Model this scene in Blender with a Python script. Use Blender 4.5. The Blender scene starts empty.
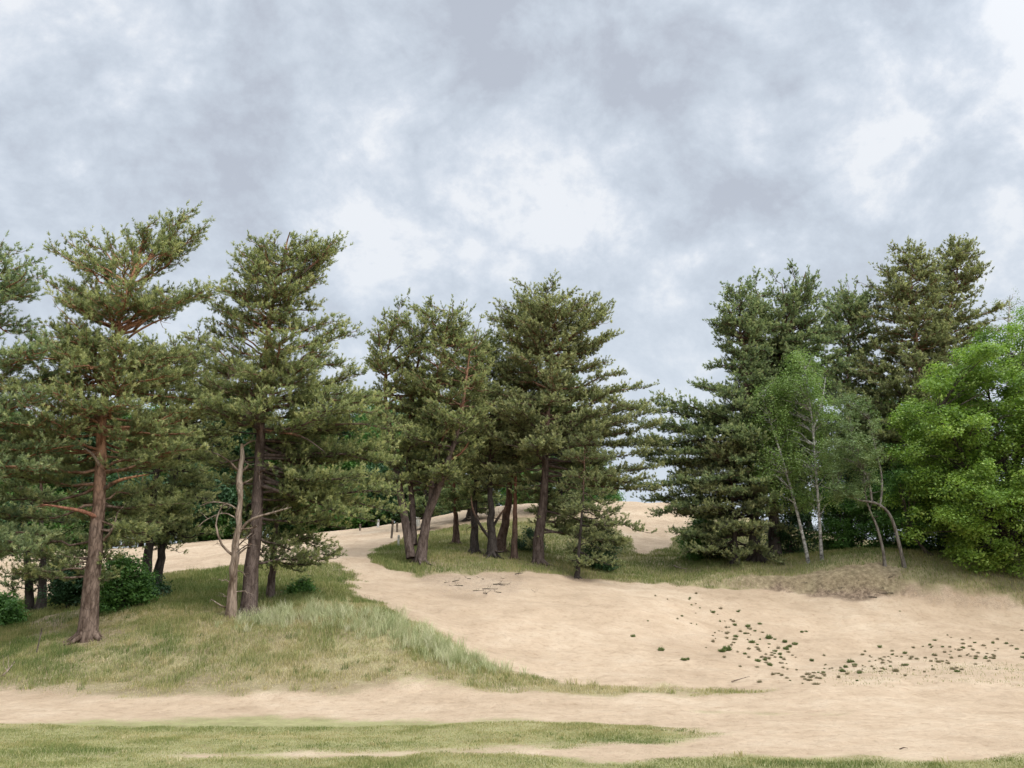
import bpy, math, random
import numpy as np
R = math.radians
rng = np.random.default_rng(7)
random.seed(7)
scn = bpy.context.scene
COL = scn.collection

# ------------------------------------------------------------------ camera model
F, PITCH, EYE = 850.0, math.atan2(228, 850), 1.6
CP, SP = math.cos(PITCH), math.sin(PITCH)

def pdir(px, py):
    u, v = (px - 512) / F, (384 - py) / F
    return np.array([u, CP - SP * v, SP + CP * v])

def at(px, py, Y):
    """world point seen at a pixel of the photo when it stands Y metres ahead"""
    d = pdir(px, py)
    return np.array([0, 0, EYE]) + d * (Y / d[1])

# ------------------------------------------------------------------ noise
def vnoise(x, y, seed=0):
    xi, yi = np.floor(x).astype(np.int64), np.floor(y).astype(np.int64)
    fx, fy = x - xi, y - yi
    fx, fy = fx * fx * (3 - 2 * fx), fy * fy * (3 - 2 * fy)
    def h(a, b):
        n = (a * 374761393 + b * 668265263 + seed * 1442695041) & 0x7fffffff
        n = ((n ^ (n >> 13)) * 1274126177) & 0x7fffffff
        return ((n ^ (n >> 16)) & 0xffff) / 65535.0
    return (h(xi, yi) * (1 - fx) + h(xi + 1, yi) * fx) * (1 - fy) + (h(xi, yi + 1) * (1 - fx) + h(xi + 1, yi + 1) * fx) * fy

def fbm(x, y, oct=3, seed=0):
    s, a, t = 0, 1, 0
    for i in range(oct):
        s = s + a * vnoise(x * 2 ** i + 13.1 * i, y * 2 ** i - 7.7 * i, seed + i)
        t += a
        a *= .5
    return s / t - .5

def sstep(a, b, x):
    t = np.clip((x - a) / (b - a), 0, 1)
    return t * t * (3 - 2 * t)

# ------------------------------------------------------------------ terrain
CTRL = [
    # left mound
    (-150, 690, 17), (0, 690, 16.9), (150, 691, 16.9), (300, 690, 17), (420, 688, 17.1), (520, 687, 17.2),
    (-150, 668, 19), (0, 662, 19), (40, 652, 19.6), (88, 640, 20.2), (150, 636, 20.2), (200, 624, 21), (240, 613, 22), (300, 604, 22), (350, 606, 21.6),
    (400, 622, 20.6), (440, 643, 19.6), (480, 664, 18.5), (150, 662, 18.6), (250, 656, 18.9), (350, 648, 19.2), (420, 662, 18.4),
    (-100, 640, 25), (0, 618, 26), (60, 610, 26), (110, 604, 25), (160, 598, 25), (200, 596, 25), (280, 590, 25.5),
    (200, 572, 31), (290, 568, 30), (320, 562, 31), (-100, 600, 32), (0, 598, 32), (100, 585, 32),
    # sand plateau behind the left trees
    (-100, 570, 42), (20, 568, 42), (110, 560, 42), (200, 551, 42), (260, 548, 44), (330, 537, 48), (385, 527, 52), (418, 522, 53), (200, 543, 52), (50, 552, 54),
    # chute
    (340, 556, 33), (370, 576, 28.5), (400, 597, 25.5), (430, 617, 23.3), (460, 638, 21.3), (500, 660, 19.6),
    # sand slope
    (395, 560, 31.5), (450, 565, 31), (500, 570, 31), (560, 576, 31), (620, 581, 31.5), (700, 586, 32), (760, 587, 32),
    (480, 600, 26), (560, 605, 26.5), (560, 635, 23), (600, 662, 20), (650, 680, 18.3), (640, 635, 23.5), (700, 606, 28.5), (690, 655, 21.4), (650, 612, 26),
    (760, 674, 19.8), (820, 678, 19.3), (720, 628, 27), (750, 648, 24.8), (785, 664, 22.4), (800, 634, 26.4), (830, 650, 24.9), (860, 648, 25), (950, 650, 24.8), (860, 624, 28), (950, 629, 27.6), (800, 606, 30), (950, 670, 20.8), (900, 664, 22),
    (1024, 653, 24.4), (1024, 632, 27.2), (1024, 674, 19.6), (1150, 675, 19), (1150, 648, 24), (870, 677, 19.2), (700, 690, 17.2), (850, 690, 17.2), (1024, 690, 17.2),
    # bank on the right
    (800, 583, 32.6), (835, 576, 32.2), (870, 572, 31.4), (905, 575, 31), (960, 580, 30.8), (1024, 585, 30.5), (1150, 590, 30),
    (835, 592, 31.2), (870, 599, 30.3), (930, 604, 29.8), (1024, 611, 29.2), (1150, 620, 28.6),
    # rise behind the two stands
    (470, 547, 36), (520, 549, 37), (600, 557, 37), (590, 515, 48), (640, 503, 54), (680, 502, 56), (655, 560, 37.5), (690, 552, 40), (740, 562, 37.5),
    (800, 560, 38), (900, 560, 38), (1024, 565, 38), (480, 508, 54), (540, 504, 55), (440, 525, 47), (1100, 560, 44), (900, 545, 48), (780, 530, 50), (1100, 550, 60),
]
pts = [at(*c) for c in CTRL]
for gx_ in range(-40, 41, 8):
    for gy_ in (-20, -8, 0, 5, 10, 14):
        pts.append(np.array([gx_, gy_, 0.0]))
for gx_ in (-120, -60, -35, 35, 60, 120):
    for gy_ in (-20, 10, 22, 36, 60, 90):
        pts.append(np.array([gx_, gy_, 0.0 if gy_ < 20 else (2.2 if gy_ < 30 else 5.0)]))
for gx_ in range(-60, 61, 20):
    for gy_ in (70, 90, 130):
        pts.append(np.array([gx_, gy_, 7.0 if gy_ < 80 else 5.0]))
pts = np.array(pts)
CC = 1.2
def kern(d2): return np.sqrt(d2 + CC * CC)
_d2 = ((pts[:, None, :2] - pts[None, :, :2]) ** 2).sum(-1)
_A = kern(_d2) - np.eye(len(pts)) * 0.25
_m = pts[:, 2].mean()
_wt = np.linalg.solve(_A, pts[:, 2] - _m)

def H(x, y):
    x, y = np.asarray(x, float), np.asarray(y, float)
    sh = x.shape
    x, y = x.ravel(), y.ravel()
    xc, yc = np.clip(x, -120, 120), np.clip(y, -20, 130)
    out = np.empty(len(x))
    for i in range(0, len(x), 20000):
        s = slice(i, i + 20000)
        d2 = (xc[s, None] - pts[None, :, 0]) ** 2 + (yc[s, None] - pts[None, :, 1]) ** 2
        out[s] = kern(d2) @ _wt + _m
    k = sstep(13, 20, y)
    out += fbm(x / 3.1, y / 3.1, 3, 3) * (.05 + .22 * k) + fbm(x / .8, y / .8, 2, 9) * (.035 + .07 * k) + fbm(x / .28, y / .28, 2, 19) * (.015 + .03 * k)
    return out.reshape(sh)

def h1(x, y): return float(H(np.array([x]), np.array([y]))[0])

def ground(px, py):
    """where the line of sight through a pixel meets the terrain"""
    d = pdir(px, py)
    ys = np.linspace(5, 75, 900)
    t = ys / d[1]
    z = EYE + d[2] * t
    hit = np.nonzero(z < H(d[0] * t, ys))[0]
    i = hit[0] if len(hit) else len(ys) - 1
    return np.array([d[0] * t[i], ys[i]])

def gx(px, Y):
    x = (px - 512) / F * Y
    for _ in range(4):
        z = h1(x, Y)
        x = (px - 512) / F * (Y * CP + (z - EYE) * SP)
    return x

def poly_px(*p): return np.array([ground(*q) for q in p])
def poly_w(*p): return np.array([(gx(q[0], q[1]), q[1]) for q in p])

def sdist(poly, x, y):
    """signed distance, positive inside"""
    best = np.full(x.shape, 1e9)
    ins = np.zeros(x.shape, bool)
    n = len(poly)
    for i in range(n):
        a, b = poly[i], poly[(i + 1) % n]
        ab = b - a
        t = np.clip(((x - a[0]) * ab[0] + (y - a[1]) * ab[1]) / (ab @ ab + 1e-9), 0, 1)
        best = np.minimum(best, np.hypot(x - a[0] - t * ab[0], y - a[1] - t * ab[1]))
        c = ((a[1] > y) != (b[1] > y)) & (x < (b[0] - a[0]) * (y - a[1]) / (b[1] - a[1] + 1e-12) + a[0])
        ins ^= c
    return np.where(ins, best, -best)

PG = {}
PG['mound'] = poly_px((-200, 695), (0, 690), (120, 697), (260, 692), (400, 686), (540, 690), (680, 694), (770, 691), (640, 687), (560, 684), (500, 670), (465, 652), (425, 628), (385, 604))
PG['mound'] = np.vstack([PG['mound'], poly_w((365, 24), (352, 27), (335, 30.2), (300, 31), (240, 32), (170, 31.5), (130, 29), (60, 29), (0, 30), (-220, 30))])
PG['strip'] = poly_px((-200, 716), (0, 722), (160, 718), (330, 717), (520, 720), (640, 724), (705, 733), (680, 743), (560, 748), (420, 752), (300, 757), (240, 768)) if False else None
PG['strip'] = np.array([ground(*q) for q in ((-300, 722), (0, 724), (160, 719), (330, 717), (520, 721), (640, 726), (710, 734), (660, 744), (540, 748), (420, 751), (300, 754), (200, 757), (0, 761), (-300, 765))])
PG['front'] = np.array([(-16, 5)] + [tuple(ground(*q)) for q in ((-300, 760), (0, 757), (200, 755), (330, 757), (600, 759), (800, 757), (1024, 757), (1300, 757))] + [(16, 5)])
PG['island'] = poly_px((690, 711), (760, 709), (850, 714), (845, 718), (740, 717))
PG['stands'] = poly_w((368, 31.6), (385, 30), (420, 29.3), (470, 29.9), (530, 30.9), (600, 31.3), (660, 31.7), (720, 31.8), (775, 31.8), (815, 31.4), (860, 30.7), (930, 29.8), (1024, 29.1), (1300, 28.4),
                      (1300, 75), (760, 75), (700, 60), (690, 47), (668, 41), (640, 38.2), (632, 42), (600, 46), (520, 48), (440, 45), (405, 41), (372, 35))
PG['bowl'] = poly_px((800, 672), (880, 655), (960, 650), (1060, 645), (1100, 690), (900, 692), (780, 688))
PL = {}
PL['litter'] = poly_px((405, 572), (440, 569), (540, 577), (520, 592), (470, 602), (425, 592))
PL['bank'] = poly_px((800, 586), (840, 578), (880, 577), (910, 583), (900, 592), (860, 597), (815, 594))
PL['edge'] = poly_px((15, 642), (30, 625), (100, 598), (125, 600), (80, 620), (40, 640))
PL['foot'] = poly_px((-100, 692), (0, 676), (120, 676), (220, 672), (330, 676), (420, 682), (400, 692), (250, 696), (100, 699))
PL['bank_shade'] = poly_px((895, 578), (960, 584), (1030, 589), (1200, 596), (1200, 622), (1020, 612), (930, 604), (890, 598))  # oak shade over the right bank, painted through the litter mask
PL['specks'] = poly_px((625, 640), (700, 605), (770, 622), (815, 640), (800, 660), (900, 645), (1030, 645), (1030, 684), (820, 684), (720, 665), (650, 655))
PL['trail'] = poly_w((648, 33), (660, 33), (668, 41), (640, 38.2))

# the bank under the right stand ends in a low scarp cut into the sand
H_smooth = H
def lip_dist(x, y): return sdist(PG['stands'], x, y) + fbm(x / 1.1, y / 1.1, 3, 41) * .9
def H(x, y):
    x, y = np.asarray(x, float), np.asarray(y, float)
    z = H_smooth(x, y)
    m = (x > 4) & (x < 30) & (y > 24) & (y < 45)
    if m.any():
        xm, ym = x[m], y[m]
        z = z.copy()
        z[m] += .42 * sstep(-.1, .3, lip_dist(xm, ym)) * sstep(5, 9.5, xm) * sstep(30, 24, xm) * sstep(42, 33.5, ym)
    return z

BASES = []
def masks(x, y):
    lb = np.zeros(x.shape)
    n = fbm(x / 1.3, y / 1.3, 3, 21) * 1.3
    n2 = fbm(x / .45, y / .45, 2, 31) * .5
    for bx, by, br in BASES:
        dd = np.hypot(x - bx, y - by)
        lb = np.maximum(lb, .75 * sstep(br * 5.5 + .5, br * 1.5, dd + n * .5))
    g = np.zeros(x.shape)
    for k, w, amp, top in (('mound', .9, .8, 1), ('strip', .6, .55, .8), ('front', .45, .5, .85), ('island', .3, .5, .5), ('stands', .2, .4, 1), ('bowl', .7, .8, .22)):
        s = sdist(PG[k], x, y) + (n + n2) * amp * 1.5
        g = np.maximum(g, sstep(-w, w, s) * top)
    l = np.zeros(x.shape)
    for k, w, amp, top in (('litter', 1.0, 1.0, .5), ('bank', .4, .8, 1.35), ('edge', .25, .5, .85), ('foot', .7, 1.0, .55), ('trail', .3, .6, .6), ('bank_shade', .3, .5, .22), ('specks', 1.2, 1.0, .3)):
        s = sdist(PL[k], x, y) + (n + n2) * amp
        l = np.maximum(l, sstep(-w, w, s) * top)
    near = (x > 4) & (x < 26) & (y > 25) & (y < 35)
    if near.any():
        ld = lip_dist(x[near], y[near])
        face = sstep(-.3, -.02, ld) * sstep(.6, .25, ld) * sstep(5.5, 9.5, x[near])
        lb[near] = np.maximum(lb[near], face * (1 - .55 * sstep(12.5, 14.5, x[near])))
    return g, np.maximum(l, lb)

# ------------------------------------------------------------------ materials
def new_mat(name):
    m = bpy.data.materials.new(name)
    m.use_nodes = True
    nt = m.node_tree
    nt.nodes.clear()
    return m, nt, nt.nodes, nt.links

def nd(nodes, typ, **kw):
    n = nodes.new(typ)
    for k, v in kw.items():
        if k.startswith('i_'):
            n.inputs[k[2:].replace('_', ' ')].default_value = v
        else:
            setattr(n, k, v)
    return n

def ramp(nodes, stops):
    r = nodes.new('ShaderNodeValToRGB')
    e = r.color_ramp.elements
    while len(e) < len(stops): e.new(.5)
    for el, (p, c) in zip(e, stops):
        el.position = p
        el.color = (*c, 1) if len(c) == 3 else c
    return r

def math_n(nodes, links, op, a, b=None, c=None, clamp=False):
    n = nodes.new('ShaderNodeMath')
    n.operation = op
    n.use_clamp = clamp
    for i, v in enumerate((a, b, c)):
        if v is None: continue
        if isinstance(v, (int, float)): n.inputs[i].default_value = v
        else: links.new(v, n.inputs[i])
    return n.outputs[0]

def mixc(nodes, links, fac, a, b, blend='MIX'):
    n = nodes.new('ShaderNodeMix')
    n.data_type = 'RGBA'
    n.blend_type = blend
    for sock, v in ((n.inputs[0], fac), (n.inputs[6], a), (n.inputs[7], b)):
        if isinstance(v, (int, float)): sock.default_value = v
        elif isinstance(v, tuple): sock.default_value = (*v, 1)
        else: links.new(v, sock)
    return n.outputs[2]

def leaf_mat(name, stops, trans=.3, rough=.55, spec=.25):
    m, nt, N, L = new_mat(name)
    a = nd(N, 'ShaderNodeAttribute', attribute_name='tint')
    r = ramp(N, stops)
    L.new(a.outputs['Fac'], r.inputs[0])
    p = nd(N, 'ShaderNodeBsdfPrincipled')
    p.inputs['Roughness'].default_value = rough
    p.inputs['Specular IOR Level'].default_value = spec
    L.new(r.outputs[0], p.inputs['Base Color'])
    t = nd(N, 'ShaderNodeBsdfTranslucent')
    b = mixc(N, L, 1.0, r.outputs[0], (1.0, 1.08, .7), 'MULTIPLY')
    L.new(b, t.inputs[0])
    mx = nd(N, 'ShaderNodeMixShader')
    mx.inputs[0].default_value = trans
    L.new(p.outputs[0], mx.inputs[1])
    L.new(t.outputs[0], mx.inputs[2])
    o = nd(N, 'ShaderNodeOutputMaterial')
    L.new(mx.outputs[0], o.inputs[0])
    return m

def bark_mat(name, lo, hi, dark, z0=.3, z1=.55, scale=9, stretch=.3, bump=.6):
    m, nt, N, L = new_mat(name)
    tc = nd(N, 'ShaderNodeTexCoord')
    sp = nd(N, 'ShaderNodeSeparateXYZ')
    L.new(tc.outputs['Generated'], sp.inputs[0])
    mp = nd(N, 'ShaderNodeMapping')
    mp.inputs['Scale'].default_value = (1, 1, stretch)
    L.new(tc.outputs['Object'], mp.inputs[0])
    n1 = nd(N, 'ShaderNodeTexNoise', i_Scale=scale, i_Detail=6.0, i_Roughness=.65)
    L.new(mp.outputs[0], n1.inputs['Vector'])
    v = nd(N, 'ShaderNodeTexVoronoi', i_Scale=scale * 1.6)
    v.feature = 'DISTANCE_TO_EDGE'
    L.new(mp.outputs[0], v.inputs['Vector'])
    n2 = nd(N, 'ShaderNodeTexNoise', i_Scale=1.7, i_Detail=3.0)
    L.new(tc.outputs['Object'], n2.inputs['Vector'])
    zz = math_n(N, L, 'ADD', sp.outputs[2], math_n(N, L, 'MULTIPLY', math_n(N, L, 'SUBTRACT', n2.outputs[0], .5), .3))
    mr = nd(N, 'ShaderNodeMapRange')
    mr.interpolation_type = 'SMOOTHSTEP'
    L.new(zz, mr.inputs[0])
    mr.inputs[1].default_value = z0
    mr.inputs[2].default_value = z1
    c = mixc(N, L, mr.outputs[0], lo, hi)
    rr = ramp(N, [(.38, (0, 0, 0)), (.58, (1, 1, 1))])
    L.new(n1.outputs[0], rr.inputs[0])
    c2 = mixc(N, L, rr.outputs[0], mixc(N, L, 1.0, c, dark, 'MULTIPLY'), c)
    vr = ramp(N, [(.0, (.55, .55, .55)), (.10, (1, 1, 1))])
    L.new(v.outputs['Distance'], vr.inputs[0])
    c3 = mixc(N, L, .85, c2, vr.outputs[0], 'MULTIPLY')
    p = nd(N, 'ShaderNodeBsdfPrincipled')
    p.inputs['Roughness'].default_value = .9
    p.inputs['Specular IOR Level'].default_value = .1
    L.new(c3, p.inputs['Base Color'])
    bp = nd(N, 'ShaderNodeBump')
    bp.inputs['Strength'].default_value = bump
    bp.inputs['Distance'].default_value = .03
    hh = math_n(N, L, 'ADD', n1.outputs[0], math_n(N, L, 'MULTIPLY', vr.outputs[0], .6))
    L.new(hh, bp.inputs['Height'])
    L.new(bp.outputs[0], p.inputs['Normal'])
    o = nd(N, 'ShaderNodeOutputMaterial')
    L.new(p.outputs[0], o.inputs[0])
    return m

def ground_mat():
    m, nt, N, L = new_mat('dune_ground')
    tc = nd(N, 'ShaderNodeTexCoord')
    P = tc.outputs['Object']
    def noise(s, d=4.0, r=.55, vec=P):
        n = nd(N, 'ShaderNodeTexNoise', i_Scale=s, i_Detail=d, i_Roughness=r)
        L.new(vec, n.inputs['Vector'])
        return n.outputs[0]
    ag = nd(N, 'ShaderNodeAttribute', attribute_name='grass').outputs['Fac']
    al = nd(N, 'ShaderNodeAttribute', attribute_name='litter').outputs['Fac']
    nA, nB, nC, nD = noise(.35, 4), noise(1.6, 5, .6), noise(7, 5, .65), noise(45, 3, .7)
    # sand
    s1 = ramp(N, [(.34, (.315, .228, .148)), (.5, (.385, .286, .191)), (.64, (.445, .343, .238))])
    L.new(math_n(N, L, 'ADD', math_n(N, L, 'MULTIPLY', nA, .55), math_n(N, L, 'MULTIPLY', nB, .45)), s1.inputs[0])
    s2 = ramp(N, [(.28, (.78, .74, .70)), (.46, (.98, .98, .98)), (.72, (1.06, 1.06, 1.06))])
    L.new(nC, s2.inputs[0])
    sand = mixc(N, L, 1.0, s1.outputs[0], s2.outputs[0], 'MULTIPLY')
    # scattered crumbs of litter on the sand
    sp = ramp(N, [(.61, (0, 0, 0)), (.67, (1, 1, 1))])
    L.new(math_n(N, L, 'ADD', math_n(N, L, 'MULTIPLY', nD, .6), math_n(N, L, 'MULTIPLY', nB, .4)), sp.inputs[0])
    sand = mixc(N, L, math_n(N, L, 'MULTIPLY', sp.outputs[0], .6), sand, (.17, .12, .08))
    sp2 = ramp(N, [(.60, (0, 0, 0)), (.66, (1, 1, 1))])
    L.new(math_n(N, L, 'ADD', math_n(N, L, 'MULTIPLY', noise(15, 4, .7), .7), math_n(N, L, 'MULTIPLY', nB, .3)), sp2.inputs[0])
    sand = mixc(N, L, math_n(N, L, 'MULTIPLY', sp2.outputs[0], .5), sand, (.20, .145, .10))
    mps = nd(N, 'ShaderNodeMapping')
    mps.inputs['Scale'].default_value = (.45, 1.6, 1)
    L.new(P, mps.inputs[0])
    st = ramp(N, [(.36, (.955, .95, .94)), (.5, (1, 1, 1)), (.64, (1.025, 1.025, 1.025))])
    L.new(noise(1.6, 5, .6, mps.outputs[0]), st.inputs[0])
    sand = mixc(N, L, 1.0, sand, st.outputs[0], 'MULTIPLY')
    # litter, also carrying the shade painted along the right bank
    lc = ramp(N, [(.40, (.085, .06, .04)), (.5, (.17, .12, .08)), (.62, (.32, .235, .16))])
    L.new(math_n(N, L, 'ADD', math_n(N, L, 'MULTIPLY', nC, .6), math_n(N, L, 'MULTIPLY', nD, .4)), lc.inputs[0])
    lf = math_n(N, L, 'ADD', al, math_n(N, L, 'MULTIPLY', math_n(N, L, 'SUBTRACT', math_n(N, L, 'ADD', math_n(N, L, 'MULTIPLY', nC, .5), math_n(N, L, 'MULTIPLY', nD, .5)), .5), 3.2))
    mr = nd(N, 'ShaderNodeMapRange')
    L.new(lf, mr.inputs[0])
    mr.inputs[1].default_value, mr.inputs[2].default_value = .32, .75
    c = mixc(N, L, mr.outputs[0], sand, lc.outputs[0])
    # soil and thatch under the grass
    gc = ramp(N, [(.32, (.15, .115, .065)), (.48, (.22, .18, .095)), (.6, (.27, .235, .12)), (.75, (.34, .27, .165))])
    L.new(math_n(N, L, 'ADD', math_n(N, L, 'MULTIPLY', nC, .5), math_n(N, L, 'MULTIPLY', nB, .5)), gc.inputs[0])
    gf = math_n(N, L, 'ADD', ag, math_n(N, L, 'MULTIPLY', math_n(N, L, 'SUBTRACT', math_n(N, L, 'ADD', math_n(N, L, 'MULTIPLY', nC, .6), math_n(N, L, 'MULTIPLY', nD, .4)), .5), 1.5))
    mg = nd(N, 'ShaderNodeMapRange')
    L.new(gf, mg.inputs[0])
    mg.inputs[1].default_value, mg.inputs[2].default_value = .3, .75
    at_ = nd(N, 'ShaderNodeAttribute', attribute_name='turf').outputs['Fac']
    tcx = ramp(N, [(.32, (.17, .15, .07)), (.48, (.225, .21, .095)), (.6, (.275, .255, .12)), (.75, (.34, .29, .17))])
    L.new(math_n(N, L, 'ADD', math_n(N, L, 'MULTIPLY', nC, .5), math_n(N, L, 'MULTIPLY', nB, .5)), tcx.inputs[0])
    gcx = mixc(N, L, at_, gc.outputs[0], tcx.outputs[0])
    gl = mixc(N, L, math_n(N, L, 'MULTIPLY', mr.outputs[0], .6), gcx, lc.outputs[0])
    c = mixc(N, L, mg.outputs[0], c, gl)
    p = nd(N, 'ShaderNodeBsdfPrincipled')
    p.inputs['Roughness'].default_value = .95
    p.inputs['Specular IOR Level'].default_value = .1
    L.new(c, p.inputs['Base Color'])
    # foot-churned sand
    v = nd(N, 'ShaderNodeTexVoronoi', i_Scale=3.2)
    v.feature = 'SMOOTH_F1'
    L.new(P, v.inputs['Vector'])
    hh = math_n(N, L, 'ADD', math_n(N, L, 'MULTIPLY', v.outputs['Distance'], .6), math_n(N, L, 'ADD', math_n(N, L, 'MULTIPLY', nC, .8), math_n(N, L, 'MULTIPLY', nD, .18)))
    bp = nd(N, 'ShaderNodeBump')
    bp.inputs['Strength'].default_value = .8
    bp.inputs['Distance'].default_value = .085
    L.new(hh, bp.inputs['Height'])
    L.new(bp.outputs[0], p.inputs['Normal'])
    o = nd(N, 'ShaderNodeOutputMaterial')
    L.new(p.outputs[0], o.inputs[0])
    return m

M = {}
M['ground'] = ground_mat()
M['bark'] = bark_mat('pine_bark', (.17, .12, .09), (.37, .19, .105), (.34, .31, .29), .22, .55)
M['bark_grey'] = bark_mat('grey_pine_bark', (.125, .092, .075), (.30, .165, .10), (.4, .37, .35), .4, .7)
M['bark_dark'] = bark_mat('dark_pine_bark', (.065, .053, .045), (.16, .095, .065), (.5, .48, .46), .4, .8)
M['bark_red'] = bark_mat('red_pine_bark', (.12, .08, .06), (.26, .12, .075), (.5, .45, .42), .1, .5)
M['deadwood'] = bark_mat('bleached_deadwood', (.25, .185, .135), (.36, .285, .22), (.36, .32, .28), .1, .9, 9, .16, .6)
M['birch_bark'] = bark_mat('birch_bark', (.30, .285, .25), (.48, .46, .41), (.25, .24, .23), .02, .2, 5, 1.6, .3)
M['grey_wood'] = bark_mat('grey_sapling_bark', (.17, .15, .125), (.24, .215, .185), (.45, .43, .4), .1, .9, 11, .3, .5)
M['oak_bark'] = bark_mat('oak_bark', (.09, .075, .06), (.11, .09, .07), (.5, .5, .5), .3, .8)
M['post_wood'] = bark_mat('weathered_post', (.16, .125, .095), (.2, .16, .12), (.5, .5, .5), .3, .8, 20, .2)
M['post_pale'] = bark_mat('pale_post', (.6, .57, .5), (.66, .64, .58), (.7, .7, .7), .3, .8, 20, .2)
M['pine_a'] = leaf_mat('pine_needles', [(0, (0.086, 0.113, 0.048)), (.45, (0.196, 0.225, 0.093)), (.75, (0.333, 0.351, 0.145)), (1, (0.506, 0.483, 0.227))], .42)
M['pine_b'] = leaf_mat('blue_green_needles', [(0, (0.078, 0.115, 0.057)), (.45, (0.172, 0.223, 0.102)), (.75, (0.299, 0.345, 0.159)), (1, (0.460, 0.471, 0.239))], .42)
M['pine_c'] = leaf_mat('olive_needles', [(0, (0.098, 0.115, 0.055)), (.45, (0.209, 0.230, 0.104)), (.75, (0.351, 0.356, 0.165)), (1, (0.506, 0.483, 0.249))], .42)
M['oak_leaf'] = leaf_mat('oak_leaves', [(0, (.095, .165, .028)), (.5, (.215, .325, .052)), (1, (.38, .48, .12))], .42, .45, .35)
M['birch_leaf'] = leaf_mat('birch_leaves', [(0, (.11, .17, .045)), (.5, (.19, .275, .075)), (1, (.30, .38, .13))], .4)
M['pale_leaf'] = leaf_mat('pale_leaves', [(0, (.10, .15, .055)), (.5, (.17, .225, .09)), (1, (.27, .32, .14))], .4)
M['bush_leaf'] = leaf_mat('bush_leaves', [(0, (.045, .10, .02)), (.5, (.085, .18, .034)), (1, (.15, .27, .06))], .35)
M['dark_leaf'] = leaf_mat('dark_green_leaves', [(0, (.02, .05, .017)), (.5, (.035, .078, .026)), (1, (.06, .115, .04))], .3)  # dark green foliage of undergrowth, scrub and far trees
M['grass'] = leaf_mat('grass_blades', [(0, (.085, .125, .032)), (.3, (.18, .20, .064)), (.55, (.305, .275, .108)), (.8, (.42, .335, .17)), (1, (.52, .43, .26))], .25, .7, .15)
M['marram'] = leaf_mat('pale_dune_grass', [(0, (.24, .27, .12)), (.4, (.38, .39, .20)), (.7, (.50, .47, .29)), (1, (.60, .54, .39))], .25, .7, .15)
M['tuft'] = leaf_mat('sand_tuft_leaves', [(0, (.075, .105, .035)), (.5, (.16, .195, .07)), (.8, (.22, .175, .11)), (1, (.30, .235, .16))], .2, .7, .1)

# ------------------------------------------------------------------ mesh helpers
class MB:
    def __init__(s): s.v, s.f3, s.f4, s.t, s.n = [], [], [], [], 0
    def add(s, v, f3=None, f4=None, t=None):
        v = np.asarray(v, float).reshape(-1, 3)
        s.v.append(v)
        if f3 is not None: s.f3.append(np.asarray(f3, np.int64).reshape(-1, 3) + s.n)
        if f4 is not None: s.f4.append(np.asarray(f4, np.int64).reshape(-1, 4) + s.n)
        s.t.append(np.full(len(v), .5) if t is None else np.asarray(t, float).reshape(-1))
        s.n += len(v)
    def build(s, name, mat, parent=None, origin=(0, 0, 0), smooth=False):
        v = np.vstack(s.v) - np.asarray(origin)
        f3 = np.vstack(s.f3) if s.f3 else np.zeros((0, 3), np.int64)
        f4 = np.vstack(s.f4) if s.f4 else np.zeros((0, 4), np.int64)
        me = bpy.data.meshes.new(name)
        me.vertices.add(len(v))
        me.vertices.foreach_set('co', v.astype(np.float32).ravel())
        li = np.concatenate([f3.ravel(), f4.ravel()]).astype(np.int32)
        me.loops.add(len(li))
        me.loops.foreach_set('vertex_index', li)
        np_ = len(f3) + len(f4)
        me.polygons.add(np_)
        ls = np.concatenate([np.arange(len(f3)) * 3, len(f3) * 3 + np.arange(len(f4)) * 4]).astype(np.int32)
        me.polygons.foreach_set('loop_start', ls)
        if smooth: me.polygons.foreach_set('use_smooth', np.ones(np_, bool))
        a = me.attributes.new('tint', 'FLOAT', 'POINT')
        a.data.foreach_set('value', np.concatenate(s.t).astype(np.float32))
        me.update(calc_edges=True)
        me.validate()
        me.materials.append(mat)
        o = bpy.data.objects.new(name, me)
        COL.objects.link(o)
        if parent: o.parent = parent
        else: o.location = origin
        return o

def nrm(a): return a / (np.linalg.norm(a, axis=-1, keepdims=True) + 1e-9)

def tubes(mb, P, Rd, sides=6, cap=True):
    """P (T,K,3), Rd (T,K): a batch of tapered tubes"""
    P, Rd = np.asarray(P, float), np.asarray(Rd, float)
    if P.ndim == 2: P, Rd = P[None], Rd[None]
    T, K, _ = P.shape
    if T == 0: return
    tan = nrm(np.gradient(P, axis=1))
    ref = np.where(np.abs(tan[:, :1, 2:3]) > .8, np.array([1., .1, 0]), np.array([0, 0, 1.]))
    a = nrm(np.cross(tan, np.broadcast_to(ref, tan.shape)))
    b = np.cross(tan, a)
    an = np.arange(sides) / sides * 2 * np.pi
    ring = P[:, :, None] + Rd[:, :, None, None] * (a[:, :, None] * np.cos(an)[None, None, :, None] + b[:, :, None] * np.sin(an)[None, None, :, None])
    idx = np.arange(T * K * sides).reshape(T, K, sides)
    nx = np.roll(idx, -1, axis=2)
    f = np.stack([idx[:, :-1], idx[:, 1:], nx[:, 1:], nx[:, :-1]], -1).reshape(-1, 4)
    mb.add(ring, f4=f)
    if cap:
        tips = P[:, -1] + tan[:, -1] * Rd[:, -1:] * .5
        base = mb.n
        last = idx[:, -1] + base - T * K * sides
        mb.v.append(tips)
        mb.t.append(np.full(T, .5))
        ti = base + np.arange(T)
        mb.f3.append(np.stack([last, np.roll(last, -1, 1), np.broadcast_to(ti[:, None], last.shape)], -1).reshape(-1, 3))
        mb.n += T

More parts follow.
